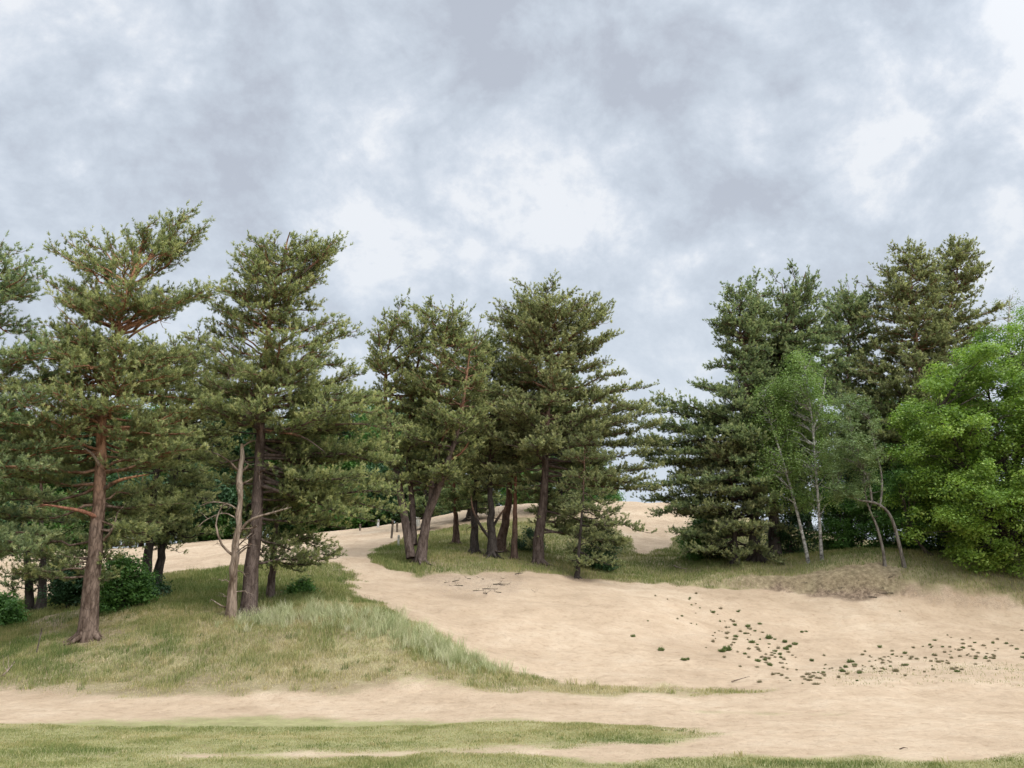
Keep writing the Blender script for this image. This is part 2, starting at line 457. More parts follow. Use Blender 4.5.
def resample(pts, n, wob=0.0, seed=0):
    """smooth curve through points (Catmull-Rom)"""
    p = np.asarray(pts, float)
    q = np.vstack([2 * p[0] - p[1], p, 2 * p[-1] - p[-2]])
    out = []
    for t in np.linspace(0, len(p) - 1 - 1e-6, n):
        i = int(t)
        u = t - i
        a, b, c, d = q[i], q[i + 1], q[i + 2], q[i + 3]
        out.append(.5 * (2 * b + (c - a) * u + (2 * a - 5 * b + 4 * c - d) * u * u + (3 * b - a - 3 * c + d) * u ** 3))
    return np.array(out)

def needles(mb, p, ax, ln, tint, N=12, nl=(.06, .095), w=.018):
    S = len(p)
    if S == 0: return
    r = rng.normal(size=(S, N, 3))
    rad = r - (r * ax[:, None]).sum(-1, keepdims=True) * ax[:, None]
    rad = nrm(rad)
    u = rng.random((S, N, 1))
    b = p[:, None] + ax[:, None] * (u * ln[:, None, None])
    d = nrm(ax[:, None] * (.45 + .5 * u) + rad * (.55 + .35 * rng.random((S, N, 1))))
    L_ = nl[0] + (nl[1] - nl[0]) * rng.random((S, N, 1))
    s = nrm(np.cross(d, rng.normal(size=d.shape))) * (w / 2)
    v = np.stack([b - s, b + s, b + d * L_], 2)
    t = np.clip(tint[:, None, None] + .22 * (u - .5) + rng.normal(0, .08, (S, N, 1)), 0, 1)
    t = np.broadcast_to(t, (S, N, 3))
    mb.add(v, f3=np.arange(S * N * 3).reshape(-1, 3), t=t.reshape(-1))

def leaves(mb, p, nor, size, tint, asp=.55):
    n = len(p)
    d = rng.normal(size=(n, 3))
    d = nrm(d - (d * nor).sum(-1, keepdims=True) * nor)
    s = np.cross(nor, d)
    L_ = (size * rng.uniform(.7, 1.25, n))[:, None]
    v = np.stack([p - d * L_ * .5, p + s * L_ * asp * .5 - nor * L_ * .08, p + d * L_ * .5, p - s * L_ * asp * .5 - nor * L_ * .08], 1)
    mb.add(v, f4=np.arange(n * 4).reshape(-1, 4), t=np.repeat(tint, 4))

def thing(name, label, cat, loc, group=None):
    o = bpy.data.objects.new(name, None)
    o.empty_display_size = .3
    COL.objects.link(o)
    o.location = loc
    o['label'], o['category'] = label, cat
    if group: o['group'] = group
    return o

def tag(o, label, cat, group=None):
    o['label'], o['category'] = label, cat
    if group: o['group'] = group

# ------------------------------------------------------------------ trees
def trunk_path(path, Y, dY=0.0):
    p = [at(px, py, Y) for px, py in path]
    x0, y0 = p[0][0], p[0][1]
    p[0] = np.array([x0, y0, h1(x0, y0)])
    n = len(p)
    for i in range(n): p[i][1] += dY * (i / (n - 1))
    return p

def profile_fn(profile, Y):
    zz = np.array([at(512, q[0], Y)[2] for q in profile])[::-1]
    xl = np.array([at(q[1], q[0], Y)[0] for q in profile])[::-1]
    xr = np.array([at(q[2], q[0], Y)[0] for q in profile])[::-1]
    return zz, xl, xr

NT = {}
def pine(label, path, Y, r0, profile, mat='pine_a', bark='bark', step=.6, nb=6, dens=1.0, N=12, w=.018, nl=(.06, .095), stems=(), low=.02, high=.55,
         bare=(), group='Scots pines on the dunes', dead=0, name='pine_tree', sec=.24, levels=None, clear=None, extra=(), gapy=.22, young=.3):
    p = trunk_path(path, Y)
    base = p[0].copy()
    BASES.append((base[0], base[1], r0))
    root = thing(name, label, 'tree', tuple(base), group)
    tb, cr = MB(), MB()
    K = 26
    tp = resample(p, K)
    tt = np.linspace(0, 1, K)
    tp[1:-1, :2] += rng.normal(0, r0 * .10, (K - 2, 2))
    rad = r0 * (.62 * (1 - tt) + .38 * (1 - tt) ** 3) + .016
    rad *= 1 + .16 * np.exp(-tt * 26)
    tp0 = tp.copy()
    tp0[0, 2] -= .25
    tubes(tb, tp0, rad, 12)
    nr = 6
    ra = rng.uniform(0, 6.28) + np.arange(nr) * 6.28 / nr + rng.normal(0, .25, nr)
    RP = []
    for q in ra:
        dv = np.array([math.cos(q), math.sin(q)])
        ln_ = r0 * rng.uniform(1.9, 3.2) + .08
        row = []
        for u in (0, .3, .6, 1.0):
            xy = base[:2] + dv * (r0 * .55 + (ln_ - r0 * .55) * u)
            row.append([xy[0], xy[1], base[2] + r0 * 1.1 * (1 - u) ** 2.2 - .03 - .06 * u])
        RP.append(row)
    tubes(tb, np.array(RP), np.array([[r0 * .5, r0 * .32, r0 * .2, r0 * .1]] * nr), 7)
    stem_curves = [(tp, rad)]
    for sp_, sr in stems:
        q = [at(px, py, Y + dy) for px, py, dy in sp_]
        sp2 = resample(q, 14)
        rr = sr * (1 - np.linspace(0, 1, 14)) ** .8 + .02
        tubes(tb, sp2, rr, 9)
        stem_curves.append((sp2, rr))
    zz, xl, xr = profile_fn(profile, Y)
    zlo, zhi = zz[0], zz[-1]
    if levels is None:
        lv = []
        z = zlo
        while z < zhi:
            lv.append(z)
            z += step * rng.uniform(.75, 1.25) * (1 if (z - zlo) / (zhi - zlo) < .75 else .7)
        lv.append(zhi)
    else:
        lv = [at(512, q, Y)[2] for q in levels]
    lv = [q - .30 for q in lv]
    zclear = at(512, clear, Y)[2] if clear else -99
    BP, BR, SP_, SR_ = [], [], [], []
    shp, sha, shl, sht = [], [], [], []
    def grow(st, tip, rt, Lb, gapy):
        ca, sa = nrm((tip - st)[:2])
        t = np.linspace(0, 1, 7)[:, None]
        c = st + (tip - st) * t
        c[:, 2] += np.sin(t[:, 0] * np.pi) * Lb * rng.uniform(-.10, .05)
        side = np.array([-sa, ca, 0])
        c[1:-1] += side * (np.sin(t[1:-1] * rng.uniform(3, 7) + rng.uniform(0, 6)) * Lb * .06)
        c[1:-1] += rng.normal(0, .035, (5, 3))
        rb = min(rt * .5, .009 + .011 * Lb)
        BP.append(c)
        BR.append(rb * (1 - t[:, 0]) ** .8 + .006)
        n2 = max(3, int(Lb * (1 - gapy) / sec * 2.7 * dens) + 2)
        ts = np.sort(rng.uniform(gapy, 1, n2))
        ts[-1] = 1
        for j, tj in enumerate(ts):
            i = min(int(tj * 6), 5)
            u = tj * 6 - i
            o = c[i] * (1 - u) + c[i + 1] * u
            tn = nrm(c[i + 1] - c[i])
            sg = 1 if j % 2 else -1
            an = rng.uniform(.25, 1.25) * sg if tj < 1 else 0
            d = np.array([tn[0] * math.cos(an) - tn[1] * math.sin(an), tn[0] * math.sin(an) + tn[1] * math.cos(an), tn[2] * .5 + rng.normal(.08, .12)])
            l2 = rng.uniform(.28, .70) * (.6 + .24 * Lb) * (1.15 - .5 * tj)
            l2 = min(l2, 1.1)
            e = o + d * l2
            mid = o + d * l2 * .5 + np.array([0, 0, -.03])
            e[2] += .05
            SP_.append([o, mid, e])
            SR_.append([.010, .007, .003])
            ns = max(3, int(l2 / .068))
            q = rng.uniform(.12, 1, ns)
            q[-1] = 1
            pp = np.where((q < .5)[:, None], o + (mid - o) * (q * 2)[:, None], mid + (e - mid) * (q * 2 - 1)[:, None])
            pp = pp + rng.normal(0, .04, (ns, 3))
            ax = nrm(d[None] * .6 + np.array([0, 0, .5]) + rng.normal(0, .36, (ns, 3)))
            shp.append(pp)
            sha.append(ax)
            shl.append(rng.uniform(.06, .18, ns))
            sht.append(rng.normal(.38, .10) + young * (q > .72) + rng.normal(0, .1, ns))
    az = rng.uniform(0, 6.28)
    for z in lv:
        l, r = np.interp(z, zz, xl), np.interp(z, zz, xr)
        f = max(0.0, (z - zlo) / (zhi - zlo + 1e-6))
        nbz = max(3, int(round(nb * 1.4 * rng.uniform(.8, 1.2)))) if f < .93 else 4
        for k in range(nbz):
            sc_, sr_ = stem_curves[rng.integers(len(stem_curves))]
            az += 2.4 + rng.normal(0, .25)
            ca, sa = math.cos(az), math.sin(az)
            if z < zclear and rng.random() < .3: continue
            if z < zclear and sa < -.3 and (z - zlo) / (zclear - zlo + 1e-6) < 1.1: continue
            rise = low + (high - low) * f ** 1.3 + rng.normal(0, .06)
            # attach point
            tx = np.interp(z, sc_[:, 2], sc_[:, 0])
            ty = np.interp(z, sc_[:, 2], sc_[:, 1])
            er, el = max(r - tx, .25), max(tx - l, .25)
            ed = max(.5 * (er + el) * .85, .3)
            ex = er if ca > 0 else el
            Lb = 1 / math.sqrt((ca / ex) ** 2 + (sa / ed) ** 2)
            Lb *= rng.uniform(.72, 1.0)
            if rng.random() < .12: Lb *= .6
            zs = z - Lb * rise + rng.normal(0, .18)
            zs = min(max(zs, sc_[0, 2] + .5), sc_[-1, 2] - .05)
            st = np.array([np.interp(zs, sc_[:, 2], sc_[:, 0]), np.interp(zs, sc_[:, 2], sc_[:, 1]), zs])
            rt = np.interp(zs, sc_[:, 2], sr_)
            zt = z + rng.normal(0, .15)
            tip = np.array([tx + ca * Lb, ty + sa * Lb, zt])
            grow(st, tip, rt, Lb, gapy)
    for ex_ in extra:
        px, py, dy, pa = ex_[:4]
        tip = at(px, py, Y + dy)
        za = at(512, pa, Y)[2]
        st = np.array([np.interp(za, tp[:, 2], tp[:, 0]), np.interp(za, tp[:, 2], tp[:, 1]), za])
        grow(st, tip, np.interp(za, tp[:, 2], rad), np.linalg.norm(tip - st), ex_[4] if len(ex_) > 4 else .35)
    if BP:
        tubes(tb, np.array(BP), np.array(BR), 6)
        tubes(tb, np.array(SP_), np.array(SR_), 3, cap=False)
    shp, sha, shl, sht = np.vstack(shp), np.vstack(sha), np.concatenate(shl), np.concatenate(sht)
    needles(cr, shp, sha, shl, np.clip(sht, 0, 1), int(N * 1.6), (nl[0] * .95, nl[1] * .92), w * 1.2)
    NT[label[:40]] = len(shp) * N
    tb.build('trunk', M[bark], root, base, True)
    cr.build('crown', M[mat], root, base)
    for k in range(dead):
        dead_branch(root, base, tp, rad, rng.uniform(.12, .5))
    for br in bare:
        q = [at(px, py, Y + dy) for px, py, dy in br[0]]
        m2 = MB()
        c = resample(q, 9)
        tubes(m2, c, br[1] * (1 - np.linspace(0, 1, 9)) ** .7 + .008, 7)
        twigs(m2, c, 5, .35)
        m2.build('dead_branch' if len(br) > 2 else 'limb', M['bark_red' if br[1] > .045 else 'deadwood'] if len(br) > 2 else M[bark], root, base, True)
    return root

def twigs(mb, c, n, ln, r=.008):
    P, Q = [], []
    for _ in range(n):
        i = rng.integers(2, len(c) - 1)
        tn = nrm(c[i] - c[i - 1])
        d = nrm(tn * .6 + rng.normal(0, .55, 3))
        l = ln * rng.uniform(.4, 1.1)
        m = c[i] + d * l * .5 + rng.normal(0, .03, 3)
        P.append([c[i], m, c[i] + d * l + np.array([0, 0, rng.normal(0, .06)])])
        Q.append([r, r * .7, r * .3])
    if P: tubes(mb, np.array(P), np.array(Q), 4, cap=False)

def dead_branch(root, base, tp, rad, f):
    i = int(f * len(tp))
    a = rng.uniform(0, 6.28)
    d = np.array([math.cos(a), math.sin(a), rng.uniform(-.25, .2)])
    l = rng.uniform(.5, 1.3)
    q = [tp[i], tp[i] + d * l * .5, tp[i] + d * l + np.array([0, 0, rng.uniform(-.25, .15)])]
    m = MB()
    c = resample(q, 7)
    tubes(m, c, .022 * (1 - np.linspace(0, 1, 7)) ** .7 + .004, 5)
    twigs(m, c, 4, .4, .006)
    m.build('dead_branch', M['deadwood'] if rng.random() < .4 else M['bark_dark'], root, base, True)

def broadleaf(label, path, Y, r0, profile, leaf='oak_leaf', bark='oak_bark', ncl=120, nlv=300, size=.1, crad=.5, name='oak_tree', cat='tree', group=None, stems=(),
              droop=0.0, asp=.55, shell=.5, flat=.62, depth=.9, upn=.75, rough=.1):
    p = trunk_path(path, Y)
    base = p[0].copy()
    root = thing(name, label, cat, tuple(base), group)
    tb, cr = MB(), MB()
    tp = resample(p, 18)
    tt = np.linspace(0, 1, 18)
    rad = r0 * (1 - tt) ** .8 + .012
    rad *= 1 + .35 * np.exp(-tt * 20)
    tp0 = tp.copy()
    tp0[0, 2] -= .2
    tubes(tb, tp0, rad, 10)
    curves = [(tp, rad)]
    for sp_, sr in stems:
        q = [at(px, py, Y + dy) for px, py, dy in sp_]
        s2 = resample(q, 14)
        rr = sr * (1 - np.linspace(0, 1, 14)) ** .8 + .01
        tubes(tb, s2, rr, 8)
        curves.append((s2, rr))
    zz, xl, xr = profile_fn(profile, Y)
    wts = np.maximum(xr - xl, .2)
    zs_ = np.linspace(zz[0], zz[-1], 200)
    wd = np.interp(zs_, zz, wts) ** 1.5
    cz = rng.choice(zs_, ncl, p=wd / wd.sum())
    BP, BR = [], []
    for z in cz:
        l, r = np.interp(z, zz, xl), np.interp(z, zz, xr)
        cx, hw = (l + r) / 2, (r - l) / 2
        a = rng.uniform(0, 6.28)
        rr = rng.uniform(shell, 1) ** .7
        cr_ = min(crad * rng.uniform(.7, 1.3), max(hw * .8, .15))
        hx = max(hw - cr_ * .7, .05) * rng.uniform(1 - rough, 1 + rough * .4)
        c = np.array([cx + math.cos(a) * hx * rr, p[0][1] + math.sin(a) * hx * depth * rr, z])
        best = None
        for sc_, sr_ in curves:
            ok = sc_[3:-1]
            hd = np.hypot(ok[:, 0] - c[0], ok[:, 1] - c[1])
            sco = np.linalg.norm(ok - c, axis=1) + np.maximum(0, ok[:, 2] - (c[2] - .35 * hd)) * 3
            j = int(np.argmin(sco))
            if best is None or sco[j] < best[0]: best = (sco[j], ok[j])
        st = best[1]
        dh = float(np.linalg.norm(c - st))
        t = np.linspace(0, 1, 6)[:, None]
        cv = st + (c - st) * t
        cv[:, 2] += np.sin(t[:, 0] * np.pi) * dh * .08
        cv[1:-1] += rng.normal(0, .04, (4, 3))
        BP.append(cv)
        BR.append((.008 + .010 * dh) * (1 - t[:, 0]) + .003)
        n = int(nlv * rng.uniform(.6, 1.3) * (cr_ / crad) ** 2) + 8
        # several sprigs per clump, leaves gathered on each
        nsp = max(3, int(n / 14))
        dirs = nrm(rng.normal(size=(nsp, 3)) + np.array([math.cos(a) * .5, math.sin(a) * .5, .35]))
        sc3 = dirs * (cr_ * rng.uniform(.35, 1.05, (nsp, 1))) * np.array([1, 1, flat])
        sc3[:, 2] -= droop * rng.random(nsp) * cr_
        sprig = c + sc3
        k = rng.integers(0, nsp, n)
        pos = sprig[k] + rng.normal(0, 1, (n, 3)) * np.array([.10, .10, .06 + droop * .1]) * (size / .09)
        nor = nrm(np.array([0, 0, upn]) + dirs[k] * .45 + rng.normal(0, .42, (n, 3)))
        tint = np.clip(.45 + rng.normal(0, .1) + (rng.normal(0, .2, nsp))[k] + rng.normal(0, .08, n), 0, 1)
        leaves(cr, pos, nor, np.full(n, size), tint, asp)
    tubes(tb, np.array(BP), np.array(BR), 5, cap=False)
    tb.build('trunk' if cat == 'tree' else 'stem', M[bark], root, base, True)
    cr.build('crown' if cat == 'tree' else 'foliage', M[leaf], root, base)
    return root

def copy_tree(o, loc, rz, label, sc=1.0):
    c = o.copy()
    COL.objects.link(c)
    c.location = loc
    c.rotation_euler = (0, 0, rz)
    c.scale = (sc, sc, sc)
    c['label'] = label
    for ch in list(o.children):
        d = ch.copy()
        COL.objects.link(d)
        d.parent = c
    return c

# ------------------------------------------------------------------ ground sheet
def make_ground():
    def axis(segs):
        out = []
        for a, b, s in segs: out += list(np.arange(a, b, s))
        out.append(segs[-1][1])
        return np.array(out)
    xs = axis([(-2500, -500, 250), (-500, -120, 40), (-120, -40, 5), (-40, -20, .8), (-20, 20, .15), (20, 40, .8), (40, 120, 5), (120, 500, 40), (500, 2500, 250)])
    ys = axis([(-400, -40, 40), (-40, 4, 2), (4, 8, .25), (8, 19, .11), (19, 34, .15), (34, 60, .4), (60, 140, 4), (140, 600, 40), (600, 3000, 240)])
    X, Yg = np.meshgrid(xs, ys)
    Z = H(X, Yg)
    g, l = masks(X.ravel(), Yg.ravel())
    far = (np.abs(X.ravel()) > 45) | (Yg.ravel() > 75) 
    g = np.where(far, .9, g)
    mb = MB()
    ny, nx = X.shape
    idx = np.arange(nx * ny).reshape(ny, nx)
    f = np.stack([idx[:-1, :-1], idx[:-1, 1:], idx[1:, 1:], idx[1:, :-1]], -1).reshape(-1, 4)
    mb.add(np.stack([X, Yg, Z], -1).reshape(-1, 3), f4=f)
    o = mb.build('ground', M['ground'], None, (0, 0, 0), True)
    turf = sstep(15.2, 14.2, Yg.ravel())
    for nme, val in (('grass', g), ('litter', l), ('turf', turf)):
        a = o.data.attributes.new(nme, 'FLOAT', 'POINT')
        a.data.foreach_set('value', val.astype(np.float32))
    o['kind'] = 'structure'
    return o
#@@TREES
# ------------------------------------------------------------------ the trees: left group
pine('tall orange-barked pine in front of leafy bushes, broken layered crown with a flat top', [(87, 640), (93, 575), (99, 500), (103, 430), (110, 370), (119, 325), (130, 285), (142, 250), (152, 228)], 20.2, .2,
     [(213, 150, 190), (230, 70, 197), (245, 56, 192), (262, 70, 165), (283, 50, 212), (298, 58, 195), (322, 60, 130), (345, 45, 185), (370, 25, 200), (400, 5, 205), (440, -12, 200), (480, -15, 196), (510, -8, 196), (540, 5, 150), (565, 15, 85)],
     'pine_a', 'bark', N=14, w=.014, low=.0, levels=[334, 345, 358, 372, 388, 404, 420, 436, 452, 470, 488, 505, 522, 545, 562], nb=7, extra=[(197, 232, 0, 285), (184, 216, -.4, 285), (166, 226, .5, 285), (151, 224, -.3, 272), (128, 234, .4, 270), (110, 241, -.5, 275), (88, 238, .3, 280), (70, 243, -.2, 285), (57, 252, .3, 290), (75, 262, -.8, 295), (140, 246, .9, 280), (120, 252, -1.0, 285), (176, 246, .9, 288), (168, 252, -.9, 290), (100, 262, 1.1, 295), (130, 262, -1.3, 295), (150, 240, 0, 262), (146, 232, .5, 250), (178, 232, -.5, 275), (180, 222, .1, 272), (192, 240, .5, 285), (213, 290, 0, 335, .45), (202, 297, .5, 335, .4), (196, 294, -.6, 335), (170, 298, -1, 330, .18), (166, 291, 1, 330, .18), (132, 286, -1.3, 320, .18), (110, 281, 1.2, 320, .18), (90, 284, -.6, 320, .18), (70, 286, .4, 325, .18), (50, 283, 0, 330, .18), (60, 299, -.9, 330, .18), (75, 306, .9, 330, .18), (100, 301, -1.2, 330, .18), (118, 292, -1.5, 325, .18), (85, 292, 1.4, 328, .18), (150, 292, 1.3, 325, .18), (142, 296, -.6, 322, .18), (100, 290, .3, 315), (184, 298, .9, 336), (125, 280, .3, 305), (140, 284, -.2, 305), (50, 326, 0, 360), (70, 331, -.8, 360), (65, 341, .9, 365), (90, 329, 1, 350), (85, 338, -1.3, 355), (40, 340, .2, 370)], sec=.2, high=.3, dead=2, clear=440,
     bare=[([(101, 520, 0), (85, 512, -.3), (60, 507, -.6), (40, 504, -.9)], .05, 1), ([(103, 490, 0), (120, 480, -.3), (150, 474, -.5)], .05), ([(114, 352, 0), (132, 335, -.2), (155, 322, -.3), (172, 316, -.4)], .03), ([(114, 345, 0), (128, 328, -.3), (146, 318, -.5)], .025), ([(104, 540, 0), (112, 530, -.2), (118, 512, -.3)], .03, 1), ([(102, 470, 0), (93, 455, -.3), (84, 448, -.4)], .035, 1)])
pine('pine cut by the left edge of the picture, only its right half in view', [(-48, 660), (-40, 520), (-25, 360), (-10, 260)], 19, .26,
     [(238, -20, 14), (258, -45, 26), (285, -60, 46), (300, -70, 30), (325, -80, 45), (350, -90, 60), (400, -110, 72), (450, -120, 72), (500, -120, 62), (540, -110, 40)],
     'pine_b', 'bark', nb=6, N=14, w=.014, sec=.2, high=.45)
pine('dark-trunked pine right beside the bleached snag, spire top with a side tuft', [(248, 612), (255, 530), (260, 450), (264, 390), (268, 335), (273, 300), (282, 262), (290, 232)], 22, .185,
     [(222, 280, 304), (240, 255, 322), (258, 240, 322), (278, 216, 322), (295, 212, 318), (312, 210, 318), (332, 214, 350), (350, 198, 370), (380, 190, 376), (420, 186, 386), (460, 190, 388), (500, 205, 392), (525, 250, 392), (548, 285, 345)],
     'pine_a', 'bark_grey', nb=6, N=13, w=.015, sec=.2, low=-.05, high=.5, dead=7, clear=425, levels=[232, 242, 253, 264, 275, 287, 298, 306, 345, 356, 368, 382, 396, 410, 424, 438, 452, 466, 480, 496, 512, 530, 545], extra=[(334, 242, 0, 298, .5), (330, 250, .3, 298, .5), (322, 258, -.3, 300, .5), (326, 246, -.4, 298, .55), (335, 252, .5, 300, .6), (318, 264, .2, 300, .5), (352, 332, 0, 360, .4), (340, 326, .6, 356, .4), (330, 322, -.7, 352, .4), (212, 330, .2, 356, .4), (225, 324, -.6, 352, .4), (378, 396, .2, 410, .15), (384, 428, -.5, 430, .15), (390, 462, .3, 455, .15), (388, 492, -.4, 475, .15), (392, 512, .5, 480, .15), (366, 520, -.8, 485, .15), (372, 446, .9, 440, .15), (360, 476, -1.0, 462, .15), (345, 500, .8, 478, .15), (370, 412, -1.1, 420, .15), (352, 458, 1.3, 450, .15), (356, 430, -.3, 430, .15), (340, 484, -.3, 470, .15), (374, 484, .9, 470, .15), (356, 506, .2, 482, .15), (385, 448, .9, 446, .15)],
     bare=[([(278, 290, 0), (300, 275, -.2), (320, 258, -.2), (333, 240, -.2)], .05), ([(262, 430, 0), (300, 436, -.8), (325, 452, -1.2)], .028), ([(263, 385, 0), (240, 372, -.5), (228, 378, -.7), (234, 350, -.8)], .03, 1)])
pine('slim young pine behind the right side of the dark-trunked pine', [(270, 602), (274, 550), (280, 490), (286, 430)], 23.6, .11,
     [(425, 275, 310), (460, 262, 345), (500, 265, 350), (530, 275, 352), (552, 282, 345)], 'pine_a', 'bark_grey', nb=5, N=12, w=.017, low=-.12, high=.5, sec=.24)
pine('left one of two slim dark pines behind the bush', [(147, 580), (152, 520), (162, 430), (172, 350)], 27, .17,
     [(335, 158, 188), (355, 135, 215), (400, 120, 232), (450, 122, 232), (500, 125, 215), (530, 130, 190)], 'pine_a', 'bark_dark', nb=5, N=12, w=.019, low=-.05)
pine('right one of two slim dark pines behind the bush, leaning right', [(156, 582), (166, 530), (185, 420), (200, 340)], 27.4, .16,
     [(328, 188, 212), (370, 168, 240), (430, 160, 244), (490, 172, 236), (522, 180, 222)], 'pine_c', 'bark_dark', nb=5, N=12, w=.019, low=-.05)
pine('small twin-trunked dark pine left of the tall orange-barked pine', [(40, 613), (43, 570), (42, 500), (38, 430)], 26.5, .15,
     [(415, 25, 58), (450, 0, 85), (500, -15, 92), (545, -10, 88), (572, 5, 80)], 'pine_b', 'bark_dark', stems=[([(30, 611, .3), (28, 570, .3), (22, 500, .4), (20, 440, .4)], .12)], nb=5, N=12, w=.019, low=-.12)

# bleached snag
def snag():
    path = [(231, 611), (234, 570), (236, 540), (239, 500), (241, 470), (242, 444)]
    Y = 21.6
    p = trunk_path(path, Y)
    base = p[0].copy()
    root = thing('dead_tree', 'bleached bare snag with stubby broken branches', 'tree', tuple(base))
    m = MB()
    c = resample(p, 20)
    c[1:-1, :2] += rng.normal(0, .022, (18, 2))
    c[0, 2] -= .2
    tubes(m, c, .108 - .06 * np.linspace(0, 1, 20) + .03 * np.exp(-np.linspace(0, 1, 20) * 14) + rng.normal(0, .008, 20), 11)
    m.build('trunk', M['deadwood'], root, base, True)
    B = [([(235, 557), (222, 545), (216, 525), (219, 512), (224, 503)], .04), ([(238, 535), (250, 520), (275, 512), (292, 507)], .05), ([(240, 473), (230, 462), (215, 453), (204, 451)], .03), ([(242, 472), (248, 465), (246, 463)], .03),
         ([(242, 484), (250, 480), (252, 478)], .028), ([(242, 447), (250, 442), (257, 440)], .028), ([(238, 510), (228, 504), (212, 502), (200, 506)], .022), ([(236, 530), (252, 528), (258, 526)], .026), ([(237, 555), (246, 548), (251, 546)], .03),
         ([(233, 585), (226, 580), (222, 581)], .014), ([(234, 570), (242, 572), (246, 577)], .013), ([(233, 592), (243, 591), (246, 590)], .014), ([(231, 608), (222, 606), (211, 599)], .025), ([(239, 545), (246, 538), (252, 533)], .02), ([(239, 520), (224, 513), (206, 520), (198, 527)], .015), ([(232, 598), (223, 596)], .012)]
    for q, r in B:
        q = [at(a, b, Y + (rng.uniform(-.4, .1) * i / len(q))) for i, (a, b) in enumerate(q)]
        mm = MB()
        cc = resample(q, 9) if len(q) > 2 else resample([q[0], (q[0] + q[1]) / 2, q[1]], 6)
        tubes(mm, cc, r * .72 * (1 - np.linspace(0, 1, len(cc))) ** .6 + .006, 7)
        twigs(mm, cc, 6 if len(q) > 3 else 2, .34, .007)
        mm.build('branch', M['deadwood'], root, base, True)
snag()

# middle stand
pine('many-stemmed pine at the left end of the middle stand, forking near the ground', [(420, 560), (424, 535), (431, 500), (435, 460), (434, 420), (440, 375), (446, 330), (450, 308)], 31, .2,
     [(300, 438, 456), (312, 398, 478), (330, 376, 488), (360, 372, 492), (400, 368, 492), (440, 372, 485), (468, 380, 465)], 'pine_a', 'bark_grey',
     stems=[([(411, 558, 0), (406, 525, .2), (398, 480, .3), (392, 440, .3), (385, 390, .2), (390, 335, 0)], .16), ([(414, 545, .2), (412, 500, .5), (408, 450, .7), (415, 380, .8), (425, 330, .6)], .11), ([(428, 515, 0), (445, 470, -.3), (460, 420, -.4), (470, 350, -.3)], .13)],
     nb=10, N=12, w=.02, sec=.2, high=.6, low=.2, bare=[([(436, 468, 0), (450, 460, -.3), (462, 452, -.4), (470, 440, -.5)], .05, 1), ([(436, 470, 0), (442, 440, -.3), (462, 405, -.5), (470, 400, -.6)], .05, 1)])
pine('largest pine of the middle stand, broad rounded crown down to the ground on its right', [(538, 571), (542, 510), (546, 450), (549, 400), (551, 360), (549, 325), (546, 298)], 33, .21,
     [(286, 530, 560), (298, 494, 590), (315, 490, 612), (335, 490, 618), (355, 495, 606), (375, 490, 634), (400, 485, 640), (420, 480, 655), (440, 480, 650), (470, 490, 648), (495, 515, 655), (515, 548, 655), (535, 568, 645)], 'pine_c', 'bark_grey',
     nb=7, N=12, w=.021, nl=(.065, .105), sec=.2, low=-.1, high=.5, clear=470, extra=[(648, 402, 0, 420, .25), (652, 424, -.5, 435, .25), (655, 446, .4, 450, .25), (650, 468, -.3, 465, .25), (655, 490, .3, 480, .3), (640, 388, .5, 405, .25), (644, 478, -.8, 470, .25)])
pine('straight dark pine in the middle stand, first right of the many-stemmed pine', [(474, 561), (475, 500), (478, 430), (482, 360)], 34, .17,
     [(325, 465, 500), (350, 455, 520), (400, 452, 522), (440, 452, 515), (485, 462, 505)], 'pine_a', 'bark_dark', nb=6, N=12, w=.021, dead=4)
pine('black-trunked pine with bare low limbs in the middle stand', [(492, 564), (491, 510), (490, 450), (488, 400)], 33.2, .2,
     [(385, 475, 505), (430, 460, 525), (475, 465, 520)], 'pine_c', 'bark_dark', nb=5, N=12, w=.021, dead=6,
     bare=[([(491, 540, 0), (480, 525, -.2), (473, 510, -.3), (471, 495, -.3)], .06), ([(491, 530, 0), (500, 515, -.3), (508, 505, -.5)], .06), ([(491, 550, 0), (500, 552, -.3), (506, 550, -.4)], .05)])
pine('reddish pine leaning right in the middle stand', [(499, 556), (506, 515), (512, 470), (518, 420), (525, 360), (528, 320)], 35, .2,
     [(305, 508, 545), (340, 492, 560), (400, 490, 560), (450, 495, 540)], 'pine_a', 'bark_red', nb=5, N=12, w=.021)
pine('thin straight pine just left of the largest pine', [(514, 567), (515, 510), (516, 460), (518, 395)], 33.6, .13,
     [(370, 505, 530), (410, 500, 545), (455, 502, 535)], 'pine_c', 'bark_red', nb=5, N=12, w=.021)
pine('short brown pine standing farther back between dark trunks', [(456, 548), (455, 500), (452, 440)], 37, .16,
     [(400, 440, 470), (440, 430, 480), (475, 432, 480), (500, 440, 472)], 'pine_b', 'bark_red', nb=5, N=12, w=.022)
pine('small thin-stemmed pine with drooping low branches right of the largest pine', [(577, 574), (579, 550), (583, 500), (585, 440)], 31.4, .085,
     [(430, 575, 600), (470, 560, 622), (510, 556, 640), (535, 575, 652), (555, 590, 645)], 'pine_c', 'bark_dark', nb=4, N=12, w=.02, low=-.25, high=.3, young=.12)

